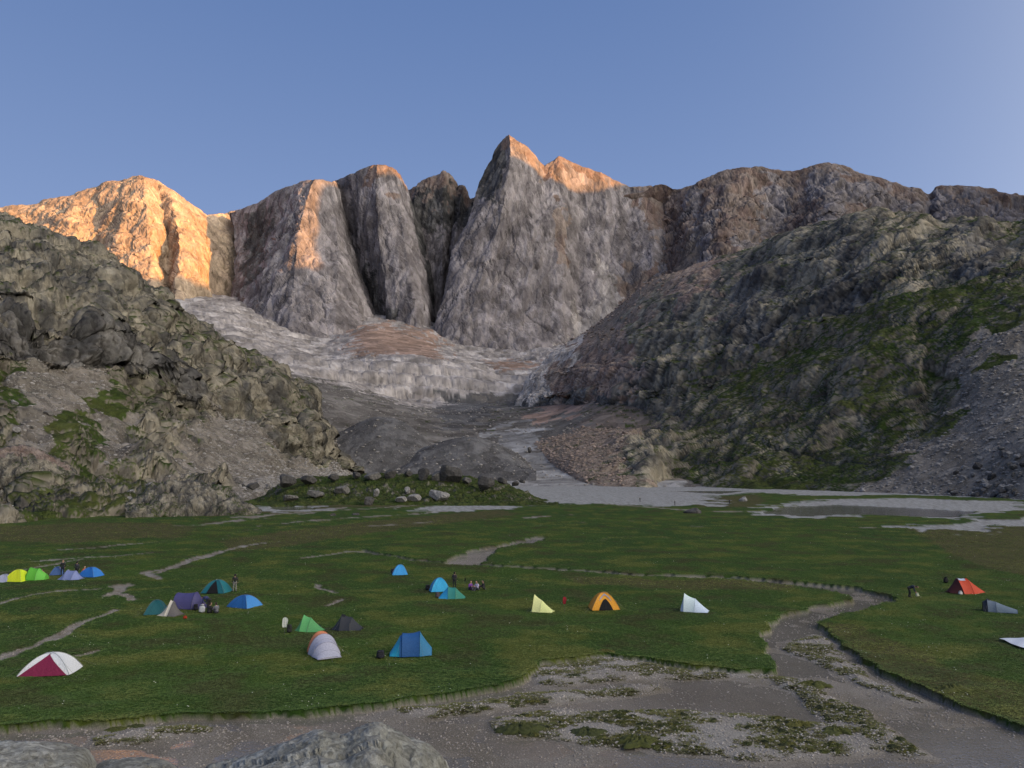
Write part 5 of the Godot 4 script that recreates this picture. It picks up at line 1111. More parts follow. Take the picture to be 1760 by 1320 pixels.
func pose_bones(pose: String) -> Array:
	var hip: Vector3
	var chest: Vector3
	var neck: Vector3
	var head: Vector3
	var knee := []
	var foot := []
	var elbow := []
	var hand := []
	if pose == "stand":
		hip = Vector3(0, .94, 0); chest = Vector3(0, 1.30, .01); neck = Vector3(0, 1.47, .0); head = Vector3(0, 1.62, .02)
		knee = [Vector3(-.11, .50, .03), Vector3(.12, .50, .0)]; foot = [Vector3(-.13, .08, -.02), Vector3(.14, .08, .0)]
		elbow = [Vector3(-.27, 1.14, -.03), Vector3(.27, 1.14, -.02)]; hand = [Vector3(-.27, .90, .08), Vector3(.26, .91, .10)]
	elif pose == "sit":
		hip = Vector3(0, .13, -.12); chest = Vector3(0, .48, -.06); neck = Vector3(0, .65, -.02); head = Vector3(0, .80, .02)
		knee = [Vector3(-.17, .42, .30), Vector3(.19, .40, .30)]; foot = [Vector3(-.14, .07, .52), Vector3(.16, .07, .50)]
		elbow = [Vector3(-.27, .36, .06), Vector3(.27, .36, .06)]; hand = [Vector3(-.16, .42, .32), Vector3(.17, .40, .33)]
	else:
		hip = Vector3(0, .88, -.12); chest = Vector3(0, 1.02, .26); neck = Vector3(0, 1.04, .44); head = Vector3(0, 1.02, .60)
		knee = [Vector3(-.12, .47, .02), Vector3(.13, .48, -.06)]; foot = [Vector3(-.14, .08, -.04), Vector3(.15, .08, -.16)]
		elbow = [Vector3(-.25, .76, .34), Vector3(.25, .78, .36)]; hand = [Vector3(-.16, .52, .46), Vector3(.15, .54, .48)]
	var out := []
	var up := (neck - hip).normalized()
	var side := Vector3(1, 0, 0)
	var front := side.cross(up).normalized()
	out.append([hip - side * .07, hip + side * .07, .125, .125, LEGS])
	out.append([hip + up * .08, chest, .135, .15, TOP])
	out.append([chest - side * .08, chest + side * .08, .14, .14, TOP])
	out.append([chest + up * .10 - side * .15, chest + up * .10 + side * .15, .07, .07, TOP])
	out.append([neck - up * .05, neck + up * .05, .058, .052, SKIN])
	var face := (front if pose != "bend" else Vector3(0, -.75, .66)).normalized()
	var crown := (head - neck).normalized()
	out.append([head - crown * .045 + face * .015, head + crown * .035, .074, .092, SKIN])
	out.append([head - crown * .01 + face * .09, head + crown * .015 + face * .082, .018, .014, SKIN])
	for sx in [-1.0, 1.0]:
		out.append([head + side * (.088 * sx) - crown * .005, head + side * (.09 * sx) + crown * .02, .02, .02, SKIN])
	out.append([head + crown * .06 - face * .03, head - crown * .03 - face * .045, .085, .075, HAIR])
	for k in 2:
		var sx := -1.0 if k == 0 else 1.0
		out.append([hip + side * (.09 * sx), knee[k], .095, .065, LEGS])
		out.append([knee[k], foot[k], .062, .045, LEGS])
		out.append([foot[k] + Vector3(0, -.03, -.04), foot[k] + Vector3(.01 * sx, -.035, .16), .045, .04, SHOE])
		out.append([chest + up * .10 + side * (.17 * sx), elbow[k], .062, .048, TOP])
		out.append([elbow[k], hand[k].lerp(elbow[k], .18), .046, .036, TOP])
		var palm: Vector3 = (hand[k] - elbow[k]).normalized()
		out.append([hand[k].lerp(elbow[k], .16), hand[k] + palm * .03, .026, .036, SKIN])
	# fingers, kept for later: [root, direction, side]
	return [out, hand, elbow]

func distance_to_body(bones: Array, p: Vector3) -> float:
	var d := 1.0
	for b in bones:
		var a: Vector3 = b[0]
		var ab: Vector3 = b[1] - a
		var t := clampf((p - a).dot(ab) / maxf(ab.length_squared(), 1e-6), 0.0, 1.0)
		var e := p.distance_to(a + ab * t) - lerpf(b[2], b[3], t)
		var h := clampf(.5 + .5 * (d - e) / .035, 0.0, 1.0)
		d = lerpf(d, e, h) - .035 * h * (1.0 - h)
	return d

func body(pose: String) -> Dictionary:
	if bodies.has(pose):
		return bodies[pose]
	var made := pose_bones(pose)
	var bones: Array = made[0]
	var cell := .026
	var lo := Vector3(1e3, 1e3, 1e3)
	var hi := -lo
	for b in bones:
		for k in 2:
			var r: Vector3 = Vector3.ONE * (b[2 + k] + .05)
			lo = lo.min(b[k] - r)
			hi = hi.max(b[k] + r)
	var n := Vector3i(((hi - lo) / cell).ceil()) + Vector3i.ONE
	var field := PackedFloat32Array()
	field.resize(n.x * n.y * n.z)
	for x in n.x:
		for y in n.y:
			for z in n.z:
				field[(x * n.y + y) * n.z + z] = distance_to_body(bones, lo + Vector3(x, y, z) * cell)
	var where := {}
	var pos := PackedVector3Array()
	var sx := n.y * n.z
	var sy := n.z
	for x in n.x - 1:
		for y in n.y - 1:
			for z in n.z - 1:
				var o := x * sx + y * sy + z
				var inside := 0
				var sum := Vector3.ZERO
				var hits := 0
				for e in [[0, 0, 0, 1, 0, 0], [0, 1, 0, 1, 1, 0], [0, 0, 1, 1, 0, 1], [0, 1, 1, 1, 1, 1], [0, 0, 0, 0, 1, 0], [1, 0, 0, 1, 1, 0], [0, 0, 1, 0, 1, 1], [1, 0, 1, 1, 1, 1], [0, 0, 0, 0, 0, 1], [1, 0, 0, 1, 0, 1], [0, 1, 0, 0, 1, 1], [1, 1, 0, 1, 1, 1]]:
					var fa := field[o + e[0] * sx + e[1] * sy + e[2]]
					var fb := field[o + e[3] * sx + e[4] * sy + e[5]]
					if (fa < 0.0) != (fb < 0.0):
						sum += Vector3(e[0], e[1], e[2]).lerp(Vector3(e[3], e[4], e[5]), fa / (fa - fb))
						hits += 1
				if hits:
					where[o] = pos.size()
					pos.append(lo + (Vector3(x, y, z) + sum / hits) * cell)
	var idx := PackedInt32Array()
	for o in where:
		var f0: float = field[o]
		for ax in [[1, sx, sy], [sx, sy, 1], [sy, 1, sx]]:
			var f1: float = field[o + ax[0]]
			if (f0 < 0.0) != (f1 < 0.0) and where.has(o - ax[1]) and where.has(o - ax[2]) and where.has(o - ax[1] - ax[2]):
				var q := [where[o], where[o - ax[1]], where[o - ax[1] - ax[2]], where[o - ax[2]]]
				idx.append_array([q[0], q[1], q[2], q[0], q[2], q[3]] if f0 < 0.0 else [q[0], q[2], q[1], q[0], q[3], q[2]])
	var worn := PackedByteArray()
	for p in pos:
		var best := 9.0
		var what := 0
		for b in bones:
			var ab: Vector3 = b[1] - b[0]
			var t := clampf((p - b[0]).dot(ab) / maxf(ab.length_squared(), 1e-6), 0.0, 1.0)
			var e: float = p.distance_to(b[0] + ab * t) - lerpf(b[2], b[3], t)
			if e < best:
				best = e
				what = b[4]
		worn.append(what)
	# five fingers on each hand, bent and unequal, rooted in the palm
	for k in 2:
		var h: Vector3 = made[1][k]
		var dirn: Vector3 = (h - made[2][k]).normalized()
		var across := dirn.cross(Vector3(1, .1, 0)).normalized()
		var curl := across.cross(dirn).normalized() * (1.0 if k == 0 else -1.0)
		for f in 5:
			var root := h + dirn * .045 + across * ((f - 1.5) * .018)
			var far := [.068, .078, .072, .056, .05][f] as float
			var way := dirn
			if f == 4:
				root = h + across * -.03
				way = (dirn * .6 - across * .8).normalized()
			var pts := [root, root + way * far * .5 + curl * .008, root + way * far + curl * .03]
			var base := pos.size()
			for i in 3:
				for s in 5:
					var a := TAU * s / 5.0
					pos.append(pts[i] + (across * cos(a) + curl * sin(a)) * [.0095, .009, .006][i])
					worn.append(SKIN)
			for i in 2:
				for s in 5:
					var s2 := (s + 1) % 5
					idx.append_array([base + i * 5 + s, base + i * 5 + s2, base + i * 5 + 5 + s, base + i * 5 + 5 + s, base + i * 5 + s2, base + i * 5 + 5 + s2])
	bodies[pose] = {"pos": pos, "idx": idx, "worn": worn}
	return bodies[pose]

func person(at: Vector2, pose: String, turn: float, top: Color, legs: Color, hair: Color, label: String) -> void:
	var b := body(pose)
	var st := SurfaceTool.new()
	st.begin(Mesh.PRIMITIVE_TRIANGLES)
	var wear := [Color(.38, .22, .15), top, legs, hair, Color(.05, .045, .04)]
	st.set_smooth_group(0)
	for k in b.pos.size():
		st.set_color(wear[b.worn[k]])
		st.add_vertex(b.pos[k])
	for i in b.idx:
		st.add_index(i)
	st.generate_normals()
	var o := MeshInstance3D.new()
	o.name = numbered("person")
	o.mesh = st.commit()
	o.material_override = body_material
	add_child(o)
	o.position = Vector3(at.x, ground_at(at.x, at.y) - .005, at.y)
	o.rotation_degrees.y = turn
	describe(o, label, "person", "people in the valley")

var body_material: StandardMaterial3D

# ---------------------------------------------------------------- stones

var stone_forms := []
var stone_material := []

func stone_form(seed_number: int, rings: int) -> ArrayMesh:
	var n := noise(seed_number, .9, FastNoiseLite.TYPE_CELLULAR, 1, FastNoiseLite.FRACTAL_NONE)
	n.cellular_return_type = FastNoiseLite.RETURN_DISTANCE
	var m := noise(seed_number + 5, 1.1, FastNoiseLite.TYPE_SIMPLEX_SMOOTH, 4)
	var local := RandomNumberGenerator.new()
	local.seed = seed_number
	var cuts := []
	for k in 11:
		var d := Vector3(local.randfn(), local.randfn() * .8, local.randfn()).normalized()
		cuts.append([d, local.randf_range(.50, .88)])
	var rows := []
	for i in rings * 2 + 1:
		var row := []
		var a := TAU * i / (rings * 2.0)
		for j in rings + 1:
			var t := PI * j / rings
			var d := Vector3(cos(a) * sin(t), cos(t), sin(a) * sin(t))
			var r := 1.0
			for c in cuts:
				var dot: float = d.dot(c[0])
				if dot > .05:
					r = minf(r, c[1] / dot)
			r += m.get_noise_3dv(d * 1.6) * .05 + n.get_noise_3dv(d * 1.4) * .03
			row.append(d * r)
		rows.append(row)
	var st := SurfaceTool.new()
	st.begin(Mesh.PRIMITIVE_TRIANGLES)
	st.set_smooth_group(-1)
	var nv: int = rows[0].size()
	for i in rows.size() - 1:
		for j in nv - 1:
			for q in [[0, 0], [0, 1], [1, 0], [1, 0], [0, 1], [1, 1]]:
				st.add_vertex(rows[i + q[0]][j + q[1]])
	st.generate_normals()
	return st.commit()

func stone(at: Vector3, w: float, h: float, tone: int, label: String, group: String, called := "boulder", category := "boulder") -> void:
	var o := MeshInstance3D.new()
	o.name = numbered(called)
	o.mesh = stone_forms[rng.randi() % stone_forms.size()]
	o.material_override = stone_material[tone]
	add_child(o)
	o.position = at + Vector3(0, h * .34, 0)
	o.scale = Vector3(w * .56, h * .68, w * rng.randf_range(.42, .6))
	o.rotation_degrees.y = rng.randf() * 360.0 if w < h * 2.2 else rng.randf_range(-25, 25)
	describe(o, label, category, group)

# a scatter of small copies that nobody could count
func scatter(called: String, mesh: Mesh, mat: Material, places: Array, colours: Array, label: String, category: String) -> void:
	var mm := MultiMesh.new()
	mm.transform_format = MultiMesh.TRANSFORM_3D
	mm.use_colors = colours.size() > 0
	mm.mesh = mesh
	mm.instance_count = places.size()
	for k in places.size():
		mm.set_instance_transform(k, places[k])
		if colours:
			mm.set_instance_color(k, colours[k])
	var o := MultiMeshInstance3D.new()
	o.name = called
	o.multimesh = mm
	o.material_override = mat
	o.set_meta("kind", "stuff")
	describe(o, label, category)
	add_child(o)

func tuft(seed_number: int, blades: int, tall: float, spread: float) -> ArrayMesh:
	var local := RandomNumberGenerator.new()
	local.seed = seed_number
	var st := SurfaceTool.new()
	st.begin(Mesh.PRIMITIVE_TRIANGLES)
	for k in blades:
		var a := local.randf() * TAU
		var lean := Vector3(cos(a), 0, sin(a))
		var side := Vector3(-sin(a), 0, cos(a))
		var root := lean * local.randf() * spread
		var h := tall * local.randf_range(.6, 1.1)
		var w := local.randf_range(.006, .012) * 2.0
		var mid := root + lean * h * .6 + Vector3(0, h * .6, 0)
		var tip := root + lean * h * 1.4 + Vector3(0, h * .85, 0)
		var n := (Vector3.UP - lean * .55).normalized()
		for p in [root - side * w, mid - side * w, root + side * w, root + side * w, mid - side * w, mid + side * w, mid - side * w, tip, mid + side * w]:
			st.set_normal(n)
			st.add_vertex(p)
	return st.commit()

func flat_stones(seed_number: int) -> ArrayMesh:
	return stone_form(seed_number, 5)

func make_things() -> void:
	rng.seed = 20240
	weave = noise_picture(noise(51, .05, FastNoiseLite.TYPE_SIMPLEX_SMOOTH, 4), Color(.80, .80, .80), Color(1, 1, 1), 256)
	weave_bumps = noise_bumps(noise(52, .012, FastNoiseLite.TYPE_SIMPLEX_SMOOTH, 4), 7.0, 256)
	body_material = StandardMaterial3D.new()
	body_material.resource_name = "skin_and_clothes"
	body_material.vertex_color_use_as_albedo = true
	body_material.roughness = .85
	var grain := noise_picture(noise(61, .014, FastNoiseLite.TYPE_SIMPLEX_SMOOTH, 6), Color(.46, .45, .44), Color(1, 1, 1), 512)
	var bumps := noise_bumps(noise(62, .02, FastNoiseLite.TYPE_SIMPLEX_SMOOTH, 6, FastNoiseLite.FRACTAL_RIDGED), 9.0, 512)
	for c in [Color(.10, .092, .085), Color(.21, .195, .175), Color(.38, .36, .34)]:
		var m := StandardMaterial3D.new()
		m.resource_name = "stone"
		m.albedo_color = c.linear_to_srgb()
		m.albedo_texture = grain
		m.roughness = .95
		m.uv1_triplanar = true
		m.uv1_world_triplanar = true
		m.uv1_scale = Vector3(.12, .12, .12)
		m.normal_enabled = true
		m.normal_texture = bumps
		m.normal_scale = .8
		stone_material.append(m)
	for k in 9:
		stone_forms.append(stone_form(300 + k, 16))
	place_camp()
	drape_cloths()
	place_stones()
	place_plants()

func drape_cloths() -> void:
	draped("red tent with a dark open end on the left", 1.05, 1.75, -.25, .42, Color(.50, .54, .66), "white-blue towel draped over the top of the red tent")
	draped("white-blue tent sloping down to the right, beyond the orange tent", 1.25, 1.7, .1, .45, Color(.20, .62, .05), "bright green cloth draped on the white-blue tent")
	draped("white-blue tent sloping down to the right, beyond the orange tent", 1.85, 2.45, .25, .5, Color(.02, .03, .05), "dark trousers laid on the low end of the white-blue tent")
	draped("teal dome tent with an open dark doorway beside the standing camper", .36, .64, .80, .97, Color(.42, .40, .40), "pale towel draped over the top of the teal dome tent")

func place_stones() -> void:
	for b in BOULDERS:
		var y: float = b[1]
		stone(Vector3(b[0], y - .15, b[2]), b[3], b[4], b[5], b[6], "boulders around the grassy mound")
	# boulders and rubble strewn over the scree, found on the hillsides themselves
	var small := []
	var tones := []
	var counts := {}
	for called in ["hillside_right", "hillside_left", "cirque_floor", "moraine_west", "moraine_east"]:
		var s: Dictionary = surveys[called]
		var n: int = s.pos.size()
		var want: int = {"hillside_right": 26000, "hillside_left": 14000, "cirque_floor": 9000, "moraine_west": 900, "moraine_east": 900}[called]
		for k in want * 4:
			var v := rng.randi() % n
			var scree: int = s.kind[v]
			if not scree in [GREY_SCREE, BROWN_SCREE, PALE_GRAVEL, MORAINE]:
				continue
			var p: Vector3 = s.pos[v]
			if p.y < -.5:
				continue
			want -= 1
			if want < 0:
				break
			var far := Vector2(p.x, p.z).length()
			var size := far / 750.0 * (.5 + 2.2 * pow(rng.randf(), 9.0)) * rng.randf_range(.6, 1.1)
			var t := Transform3D(Basis.from_euler(Vector3(rng.randf() * .6, rng.randf() * TAU, rng.randf() * .6)), p + Vector3(0, size * .1, 0))
			t.basis = t.basis.scaled(Vector3(size, size * rng.randf_range(.5, .8), size * rng.randf_range(.7, 1.2)))
			small.append(t)
			var w := rng.randf_range(.7, 1.2)
			var c := Color(.23, .21, .19) if scree != BROWN_SCREE else Color(.24, .18, .145)
			tones.append(c * w)
		for k in 4000:
			if called != "hillside_right" and called != "hillside_left" or counts.get(called, 0) >= (110 if called == "hillside_right" else 50):
				break
			var v := rng.randi() % n
			var scree: int = s.kind[v]
			var p: Vector3 = s.pos[v]
			var far := Vector2(p.x, p.z).length()
			if not scree in [GREY_SCREE, CRAG_TURF] or p.y < -.4 or far > 430.0 or absf(p.x) > far * .6:
				continue
			counts[called] = counts.get(called, 0) + 1
			var w := far / 750.0 * rng.randf_range(3.5, 10.0) * rng.randf_range(.6, 1.0)
			var tone: int = [0, 1, 1, 2, 2][rng.randi() % 5]
			var look_ := "%s %s boulder" % ["large" if w > far / 118.0 else "small", ["dark", "grey", "pale"][tone]]
			var place := "near the picture's edge" if absf(p.x) > far * .47 else "closer to the valley's middle"
			var high := "low on" if p.y < 12.0 else ("halfway up" if p.y < 35.0 else "high on")
			stone(p, w, w * rng.randf_range(.45, .75), tone, ("%s %s the right scree, %s" if called == "hillside_right" else "%s %s the left slope, %s") % [look_, high, place], "boulders on the right scree" if called == "hillside_right" else "boulders on the left slope")
	var sm := StandardMaterial3D.new()
	sm.resource_name = "rubble_stone"
	sm.vertex_color_use_as_albedo = true
	sm.roughness = .95
	scatter("scree_stones", stone_form(411, 5), sm, small, tones, "loose grey stones covering the scree slopes", "scree")
	# pebbles and cobbles of the stream bed
	var peb := []
	var pt := []
	for k in 260000:
		var z := -rng.randf_range(28.0, 78.0)
		var x := rng.randf_range(-.72, .72) * -z
		var f := floor_at(x, z)
		if f[1] < .6 and f[3] < .6:
			continue
		if f[2] < .4 and rng.randf() > .5:
			continue
		var size := (.014 + .05 * pow(rng.randf(), 6.0)) * (1.0 + -z / 120.0)
		var t := Transform3D(Basis.from_euler(Vector3(0, rng.randf() * TAU, 0)).scaled(Vector3(size, size * .55, size * 1.2)), Vector3(x, f[0] + size * .1, z))
		peb.append(t)
		pt.append((Color(.36, .32, .28) if f[2] > .4 else Color(.28, .245, .21)) * rng.randf_range(.75, 1.2))
	scatter("pebbles", stone_form(412, 4), sm, peb, pt, "pebbles and cobbles of the stream bed", "pebbles")

func place_plants() -> void:
	# short turf of the meadow
	var gm := StandardMaterial3D.new()
	gm.resource_name = "grass_blades"
	gm.vertex_color_use_as_albedo = true
	gm.roughness = .8
	var spots := []
	var tones := []
	for k in 300000:
		var u := rng.randf()
		var z := -1.0 / lerpf(1.0 / 34.0, 1.0 / 190.0, u)
		var x := rng.randf_range(-.74, .74) * -z
		var f := floor_at(x, z)
		var bare := maxf(maxf(float(f[1]), float(f[3])), float(f[4]))
		if bare > .45:
			continue
		var big := (.24 + .34 * rng.randf()) * (1.0 + -z / 130.0) * (1.35 if bare > .12 else 1.0)
		spots.append(Transform3D(Basis.from_euler(Vector3(0, rng.randf() * TAU, 0)).scaled(Vector3(big, big * .8, big)), Vector3(x, f[0] - .01, z)))
		var p2 := g_patch.get_noise_2d(x * 3.7 + 80.0, z * 3.7) + .5 * g_patch.get_noise_2d(x * 1.6 + 30.0, z * 5.0)
		var c := Color(.054, .104, .014).lerp(Color(.082, .138, .019), rng.randf())
		c = c.lerp(Color(.19, .19, .04), clampf(p2 * 1.2 + rng.randf() * .35 - .1 + float(f[5]) * .6, 0.0, .8))
		c = c.lerp(Color(.10, .075, .03), clampf(-p2 * 1.2 - .2, 0.0, .4))
		tones.append(c)
	scatter("grass", tuft(71, 9, .10, .10), gm, spots, tones, "short dark green turf covering the meadow", "grass")
	# small white flowers in drifts
	var buds := []
	for k in 60000:
		var z := -1.0 / lerpf(1.0 / 40.0, 1.0 / 150.0, rng.randf())
		var x := rng.randf_range(-.72, .72) * -z
		if g_patch.get_noise_2d(x * 4.0 + 11.0, z * 6.0 + 5.0) + rng.randf() * .12 < .34:
			continue
		var f := floor_at(x, z)
		if maxf(maxf(float(f[1]), float(f[3])), float(f[4])) > .3 or rng.randf() > .05:
			continue
		var size := rng.randf_range(.014, .03) * (1.0 + -z / 110.0)
		buds.append(Transform3D(Basis.from_euler(Vector3(0, rng.randf() * TAU, 0)).scaled(Vector3(size, size * .7, size)), Vector3(x, float(f[0]) + .07, z)))
	var bud_material := StandardMaterial3D.new()
	bud_material.resource_name = "petals"
	bud_material.albedo_color = Color(.80, .80, .74)
	bud_material.roughness = .9
	scatter("wildflowers", stone_form(413, 4), bud_material, buds, [], "tiny white flowers dotted over the meadow in drifts", "flowers")
	# moss cushions on the gravel bars
	var forms := []
	for k in 4:
		forms.append(cushion(500 + k))
	var mats := []
	for c in [Color(.095, .105, .018), Color(.07, .082, .018), Color(.045, .055, .018), Color(.13, .125, .022)]:
		var m := StandardMaterial3D.new()
		m.resource_name = "moss"
		m.albedo_color = c.linear_to_srgb()
		m.albedo_texture = noise_picture(noise(77, .06, FastNoiseLite.TYPE_SIMPLEX_SMOOTH, 4), Color(.55, .55, .5), Color(1, 1, 1), 256)
		m.uv1_triplanar = true
		m.uv1_world_triplanar = true
		m.uv1_scale = Vector3(1.3, 1.3, 1.3)
		m.roughness = .95
		mats.append(m)
	for b in CUSHIONS:
		moss(Vector2(b[0], b[1]), b[2], b[3], forms, mats, b[4], b[5])
	var n := 0
	var tries := 0
	while n < 260 and tries < 20000:
		tries += 1
		var z := -rng.randf_range(35.0, 42.5)
		var x := rng.randf_range(-1.5, 19.0)
		var f := floor_at(x, z)
		if f[2] < .55 or f[1] < .8 or g_patch.get_noise_2d(x * 8.0, z * 14.0) < .0:
			continue
		n += 1
		var tone := rng.randi() % 4
		moss(Vector2(x, z), rng.randf_range(.08, .24), rng.randf_range(.6, 1.3), forms, mats, tone, "%s moss cushion %s of the gravel bar, %s" % [["yellow-green", "olive", "dark green", "yellowish"][tone], ["at the left end", "left of the middle", "in the middle", "right of the middle", "at the right end"][clampi(int((x + 1.5) / 4.1), 0, 4)], "toward the near water" if z > -38.5 else "toward the far bank"])
	# tufts standing on the bar between the cushions
	var bar_spots := []
	var bar_tones := []
	for k in 150000:
		var z := -rng.randf_range(34.0, 76.0)
		var x := rng.randf_range(-25.0, 34.0)
		var f := floor_at(x, z)
		if f[1] < .6 or f[2] < .4 or g_patch.get_noise_2d(x * 8.0, z * 14.0) + rng.randf() * .35 < .1:
			continue
		var big := rng.randf_range(.6, 1.3)
		bar_spots.append(Transform3D(Basis.from_euler(Vector3(0, rng.randf() * TAU, 0)).scaled(Vector3(big, big * .8, big)), Vector3(x, f[0] - .01, z)))
		bar_tones.append(Color(.085, .095, .018).lerp(Color(.14, .12, .035), rng.randf()))
	scatter("bar_grass", tuft(72, 12, .07, .10), gm, bar_spots, bar_tones, "sparse yellow-green growth on the gravel bars", "grass")

func cushion(seed_number: int) -> ArrayMesh:
	var m := noise(seed_number, 1.6, FastNoiseLite.TYPE_SIMPLEX_SMOOTH, 5)
	var rows := []
	for i in 41:
		var a := TAU * i / 40.0
		var row := []
		for j in 13:
			var t := j / 12.0
			var d := Vector3(cos(a), 0, sin(a)) * t
			var edge := 1.0 + m.get_noise_2d(cos(a) * 1.1, sin(a) * 1.1) * .75
			var y := pow(maxf(0.0, 1.0 - t * t), .6) * (1.0 + m.get_noise_2d(d.x * 2.4 + 9.0, d.z * 2.4) * .9) + m.get_noise_2d(d.x * 9.0, d.z * 9.0) * .16
			row.append(Vector3(d.x * edge, y - .2, d.z * edge))
		rows.append(row)
	return skin(rows)

func moss(at: Vector2, w: float, fat: float, forms: Array, mats: Array, tone: int, label: String) -> void:
	var o := MeshInstance3D.new()
	o.name = numbered("moss_cushion")
	o.mesh = forms[rng.randi() % 4]
	o.material_override = mats[tone]
	add_child(o)
	o.position = Vector3(at.x, ground_at(at.x, at.y), at.y)
	o.rotation.y = rng.randf_range(-.5, .5) + (PI if rng.randf() < .5 else 0.0)
	o.scale = Vector3(w, .05 + w * .2 * fat, w * rng.randf_range(.45, .8))
	describe(o, label, "moss", "moss cushions along the stream")

func place_camp() -> void:
	dome_tent(Vector2(-28.16, -46.63), 3.00, 1.98, 1.25, 8, [Color(0.78, 0.78, 0.78), Color(0.78, 0.78, 0.78), Color(0.78, 0.78, 0.78), Color(0.728, 0.741, 0.754)], "white dome tent with a maroon front panel, nearest the left edge", {"triangle": Color(.22, .018, .06)})
	dome_tent(Vector2(-54.47, -84.00), 2.16, 1.73, 1.34, -10, [Color(0.715, 0.78, 0.026), Color(0.65, 0.78, 0.026), Color(0.65, 0.78, 0.039), Color(0.715, 0.78, 0.026)], "bright yellow-green dome tent at the left edge of the camp", {})
	dome_tent(Vector2(-55.87, -84.00), 1.53, 1.22, 0.89, 5, [Color(0.39, 0.403, 0.52), Color(0.39, 0.403, 0.52), Color(0.39, 0.403, 0.52), Color(0.39, 0.403, 0.52)], "pale grey dome tent cut by the left edge of the picture", {})
	hoop_tent(Vector2(-52.96, -84.43), 95, [[-1.22, 0.53, 0.18, 2.2], [-0.53, 0.88, 1.46, 2.2], [0.36, 0.83, 1.30, 2.2], [1.22, 0.49, 0.61, 1.6]], [Color(0.13, 0.468, 0.0455), Color(0.111, 0.416, 0.039), Color(0.143, 0.494, 0.065)], "bright green tunnel tent behind the yellow-green dome tent", {})
	dome_tent(Vector2(-52.99, -88.91), 1.35, 1.08, 1.01, 15, [Color(0.065, 0.13, 0.312), Color(0.078, 0.169, 0.39), Color(0.065, 0.13, 0.312), Color(0.065, 0.13, 0.312)], "small blue dome tent behind the grey-blue tent in the left cluster", {})
	hoop_tent(Vector2(-49.44, -85.29), 88, [[-1.20, 0.60, 0.14, 1.5], [-0.48, 0.86, 1.07, 1.7], [0.48, 0.86, 1.02, 1.7], [1.20, 0.60, 0.14, 1.5]], [Color(0.221, 0.26, 0.468), Color(0.195, 0.234, 0.429), Color(0.221, 0.26, 0.468)], "low grey-blue tent at the front of the left cluster", {})
	dome_tent(Vector2(-48.69, -87.98), 2.20, 1.76, 1.13, -12, [Color(0.026, 0.156, 0.494), Color(0.039, 0.208, 0.585), Color(0.026, 0.156, 0.468), Color(0.026, 0.143, 0.442)], "blue dome tent at the right end of the left cluster", {})
	dome_tent(Vector2(-30.35, -65.15), 1.87, 1.49, 1.23, 20, [Color(0.0104, 0.0975, 0.111), Color(0.013, 0.117, 0.13), Color(0.0104, 0.091, 0.104), Color(0.0104, 0.091, 0.104)], "dark teal dome tent beside the cream tent", {})
	hoop_tent(Vector2(-28.83, -64.40), 75, [[-0.87, 0.70, 0.08, 1.1], [-0.10, 0.77, 1.36, 1.1], [0.21, 0.77, 1.30, 1.1], [0.87, 0.70, 0.08, 1.1]], [Color(0.676, 0.598, 0.468), Color(0.715, 0.637, 0.507), Color(0.13, 0.117, 0.111)], "cream pyramid tent with a dark strip down its right side", {})
	hoop_tent(Vector2(-28.85, -68.03), 86, [[-1.54, 0.55, 0.30, 2.3], [-1.11, 0.92, 1.41, 2.4], [0.62, 0.92, 1.49, 2.4], [1.54, 0.49, 0.22, 2.0]], [Color(0.0715, 0.065, 0.169), Color(0.078, 0.0715, 0.189), Color(0.0715, 0.065, 0.169)], "large dark purple tunnel tent in the middle-left cluster", {"seams": 2})
	dome_tent(Vector2(-29.62, -76.36), 2.43, 1.94, 1.33, -5, [Color(0.0156, 0.13, 0.156), Color(0.0195, 0.169, 0.195), Color(0.013, 0.117, 0.143), Color(0.0156, 0.13, 0.156)], "teal dome tent with an open dark doorway beside the standing camper", {"doorway": 0.75})
	dome_tent(Vector2(-24.17, -68.86), 2.49, 2.00, 1.09, -25, [Color(0.026, 0.13, 0.364), Color(0.065, 0.26, 0.598), Color(0.026, 0.13, 0.364), Color(0.026, 0.13, 0.364)], "blue dome tent standing alone right of the purple tunnel tent", {})
	dome_tent(Vector2(-13.15, -89.39), 1.83, 1.46, 1.22, 10, [Color(0.052, 0.338, 0.715), Color(0.065, 0.39, 0.78), Color(0.052, 0.325, 0.676), Color(0.052, 0.312, 0.676)], "small light blue dome tent standing farthest back in the middle of the meadow", {})
	dome_tent(Vector2(-7.34, -77.06), 1.98, 1.59, 1.40, 15, [Color(0.039, 0.39, 0.676), Color(0.065, 0.468, 0.78), Color(0.039, 0.364, 0.65), Color(0.039, 0.364, 0.65)], "cyan dome tent behind the teal-green low tent", {})
	hoop_tent(Vector2(-5.79, -73.68), 94, [[-1.28, 0.46, 0.12, 1.4], [-0.41, 0.77, 1.17, 1.6], [0.31, 0.77, 1.08, 1.6], [1.28, 0.51, 0.09, 1.5]], [Color(0.039, 0.364, 0.65), Color(0.0325, 0.221, 0.195), Color(0.039, 0.221, 0.156)], "low tent, cyan at one end and teal-green at the other", {})
	hoop_tent(Vector2(-15.62, -58.82), 80, [[-1.02, 0.49, 0.08, 1.2], [-0.49, 0.80, 1.28, 1.25], [0.11, 0.75, 1.05, 1.25], [1.11, 0.58, 0.08, 1.2]], [Color(0.117, 0.39, 0.13), Color(0.13, 0.429, 0.143), Color(0.104, 0.338, 0.117)], "green ridge tent with its pole end to the left, beside the charcoal tent", {})
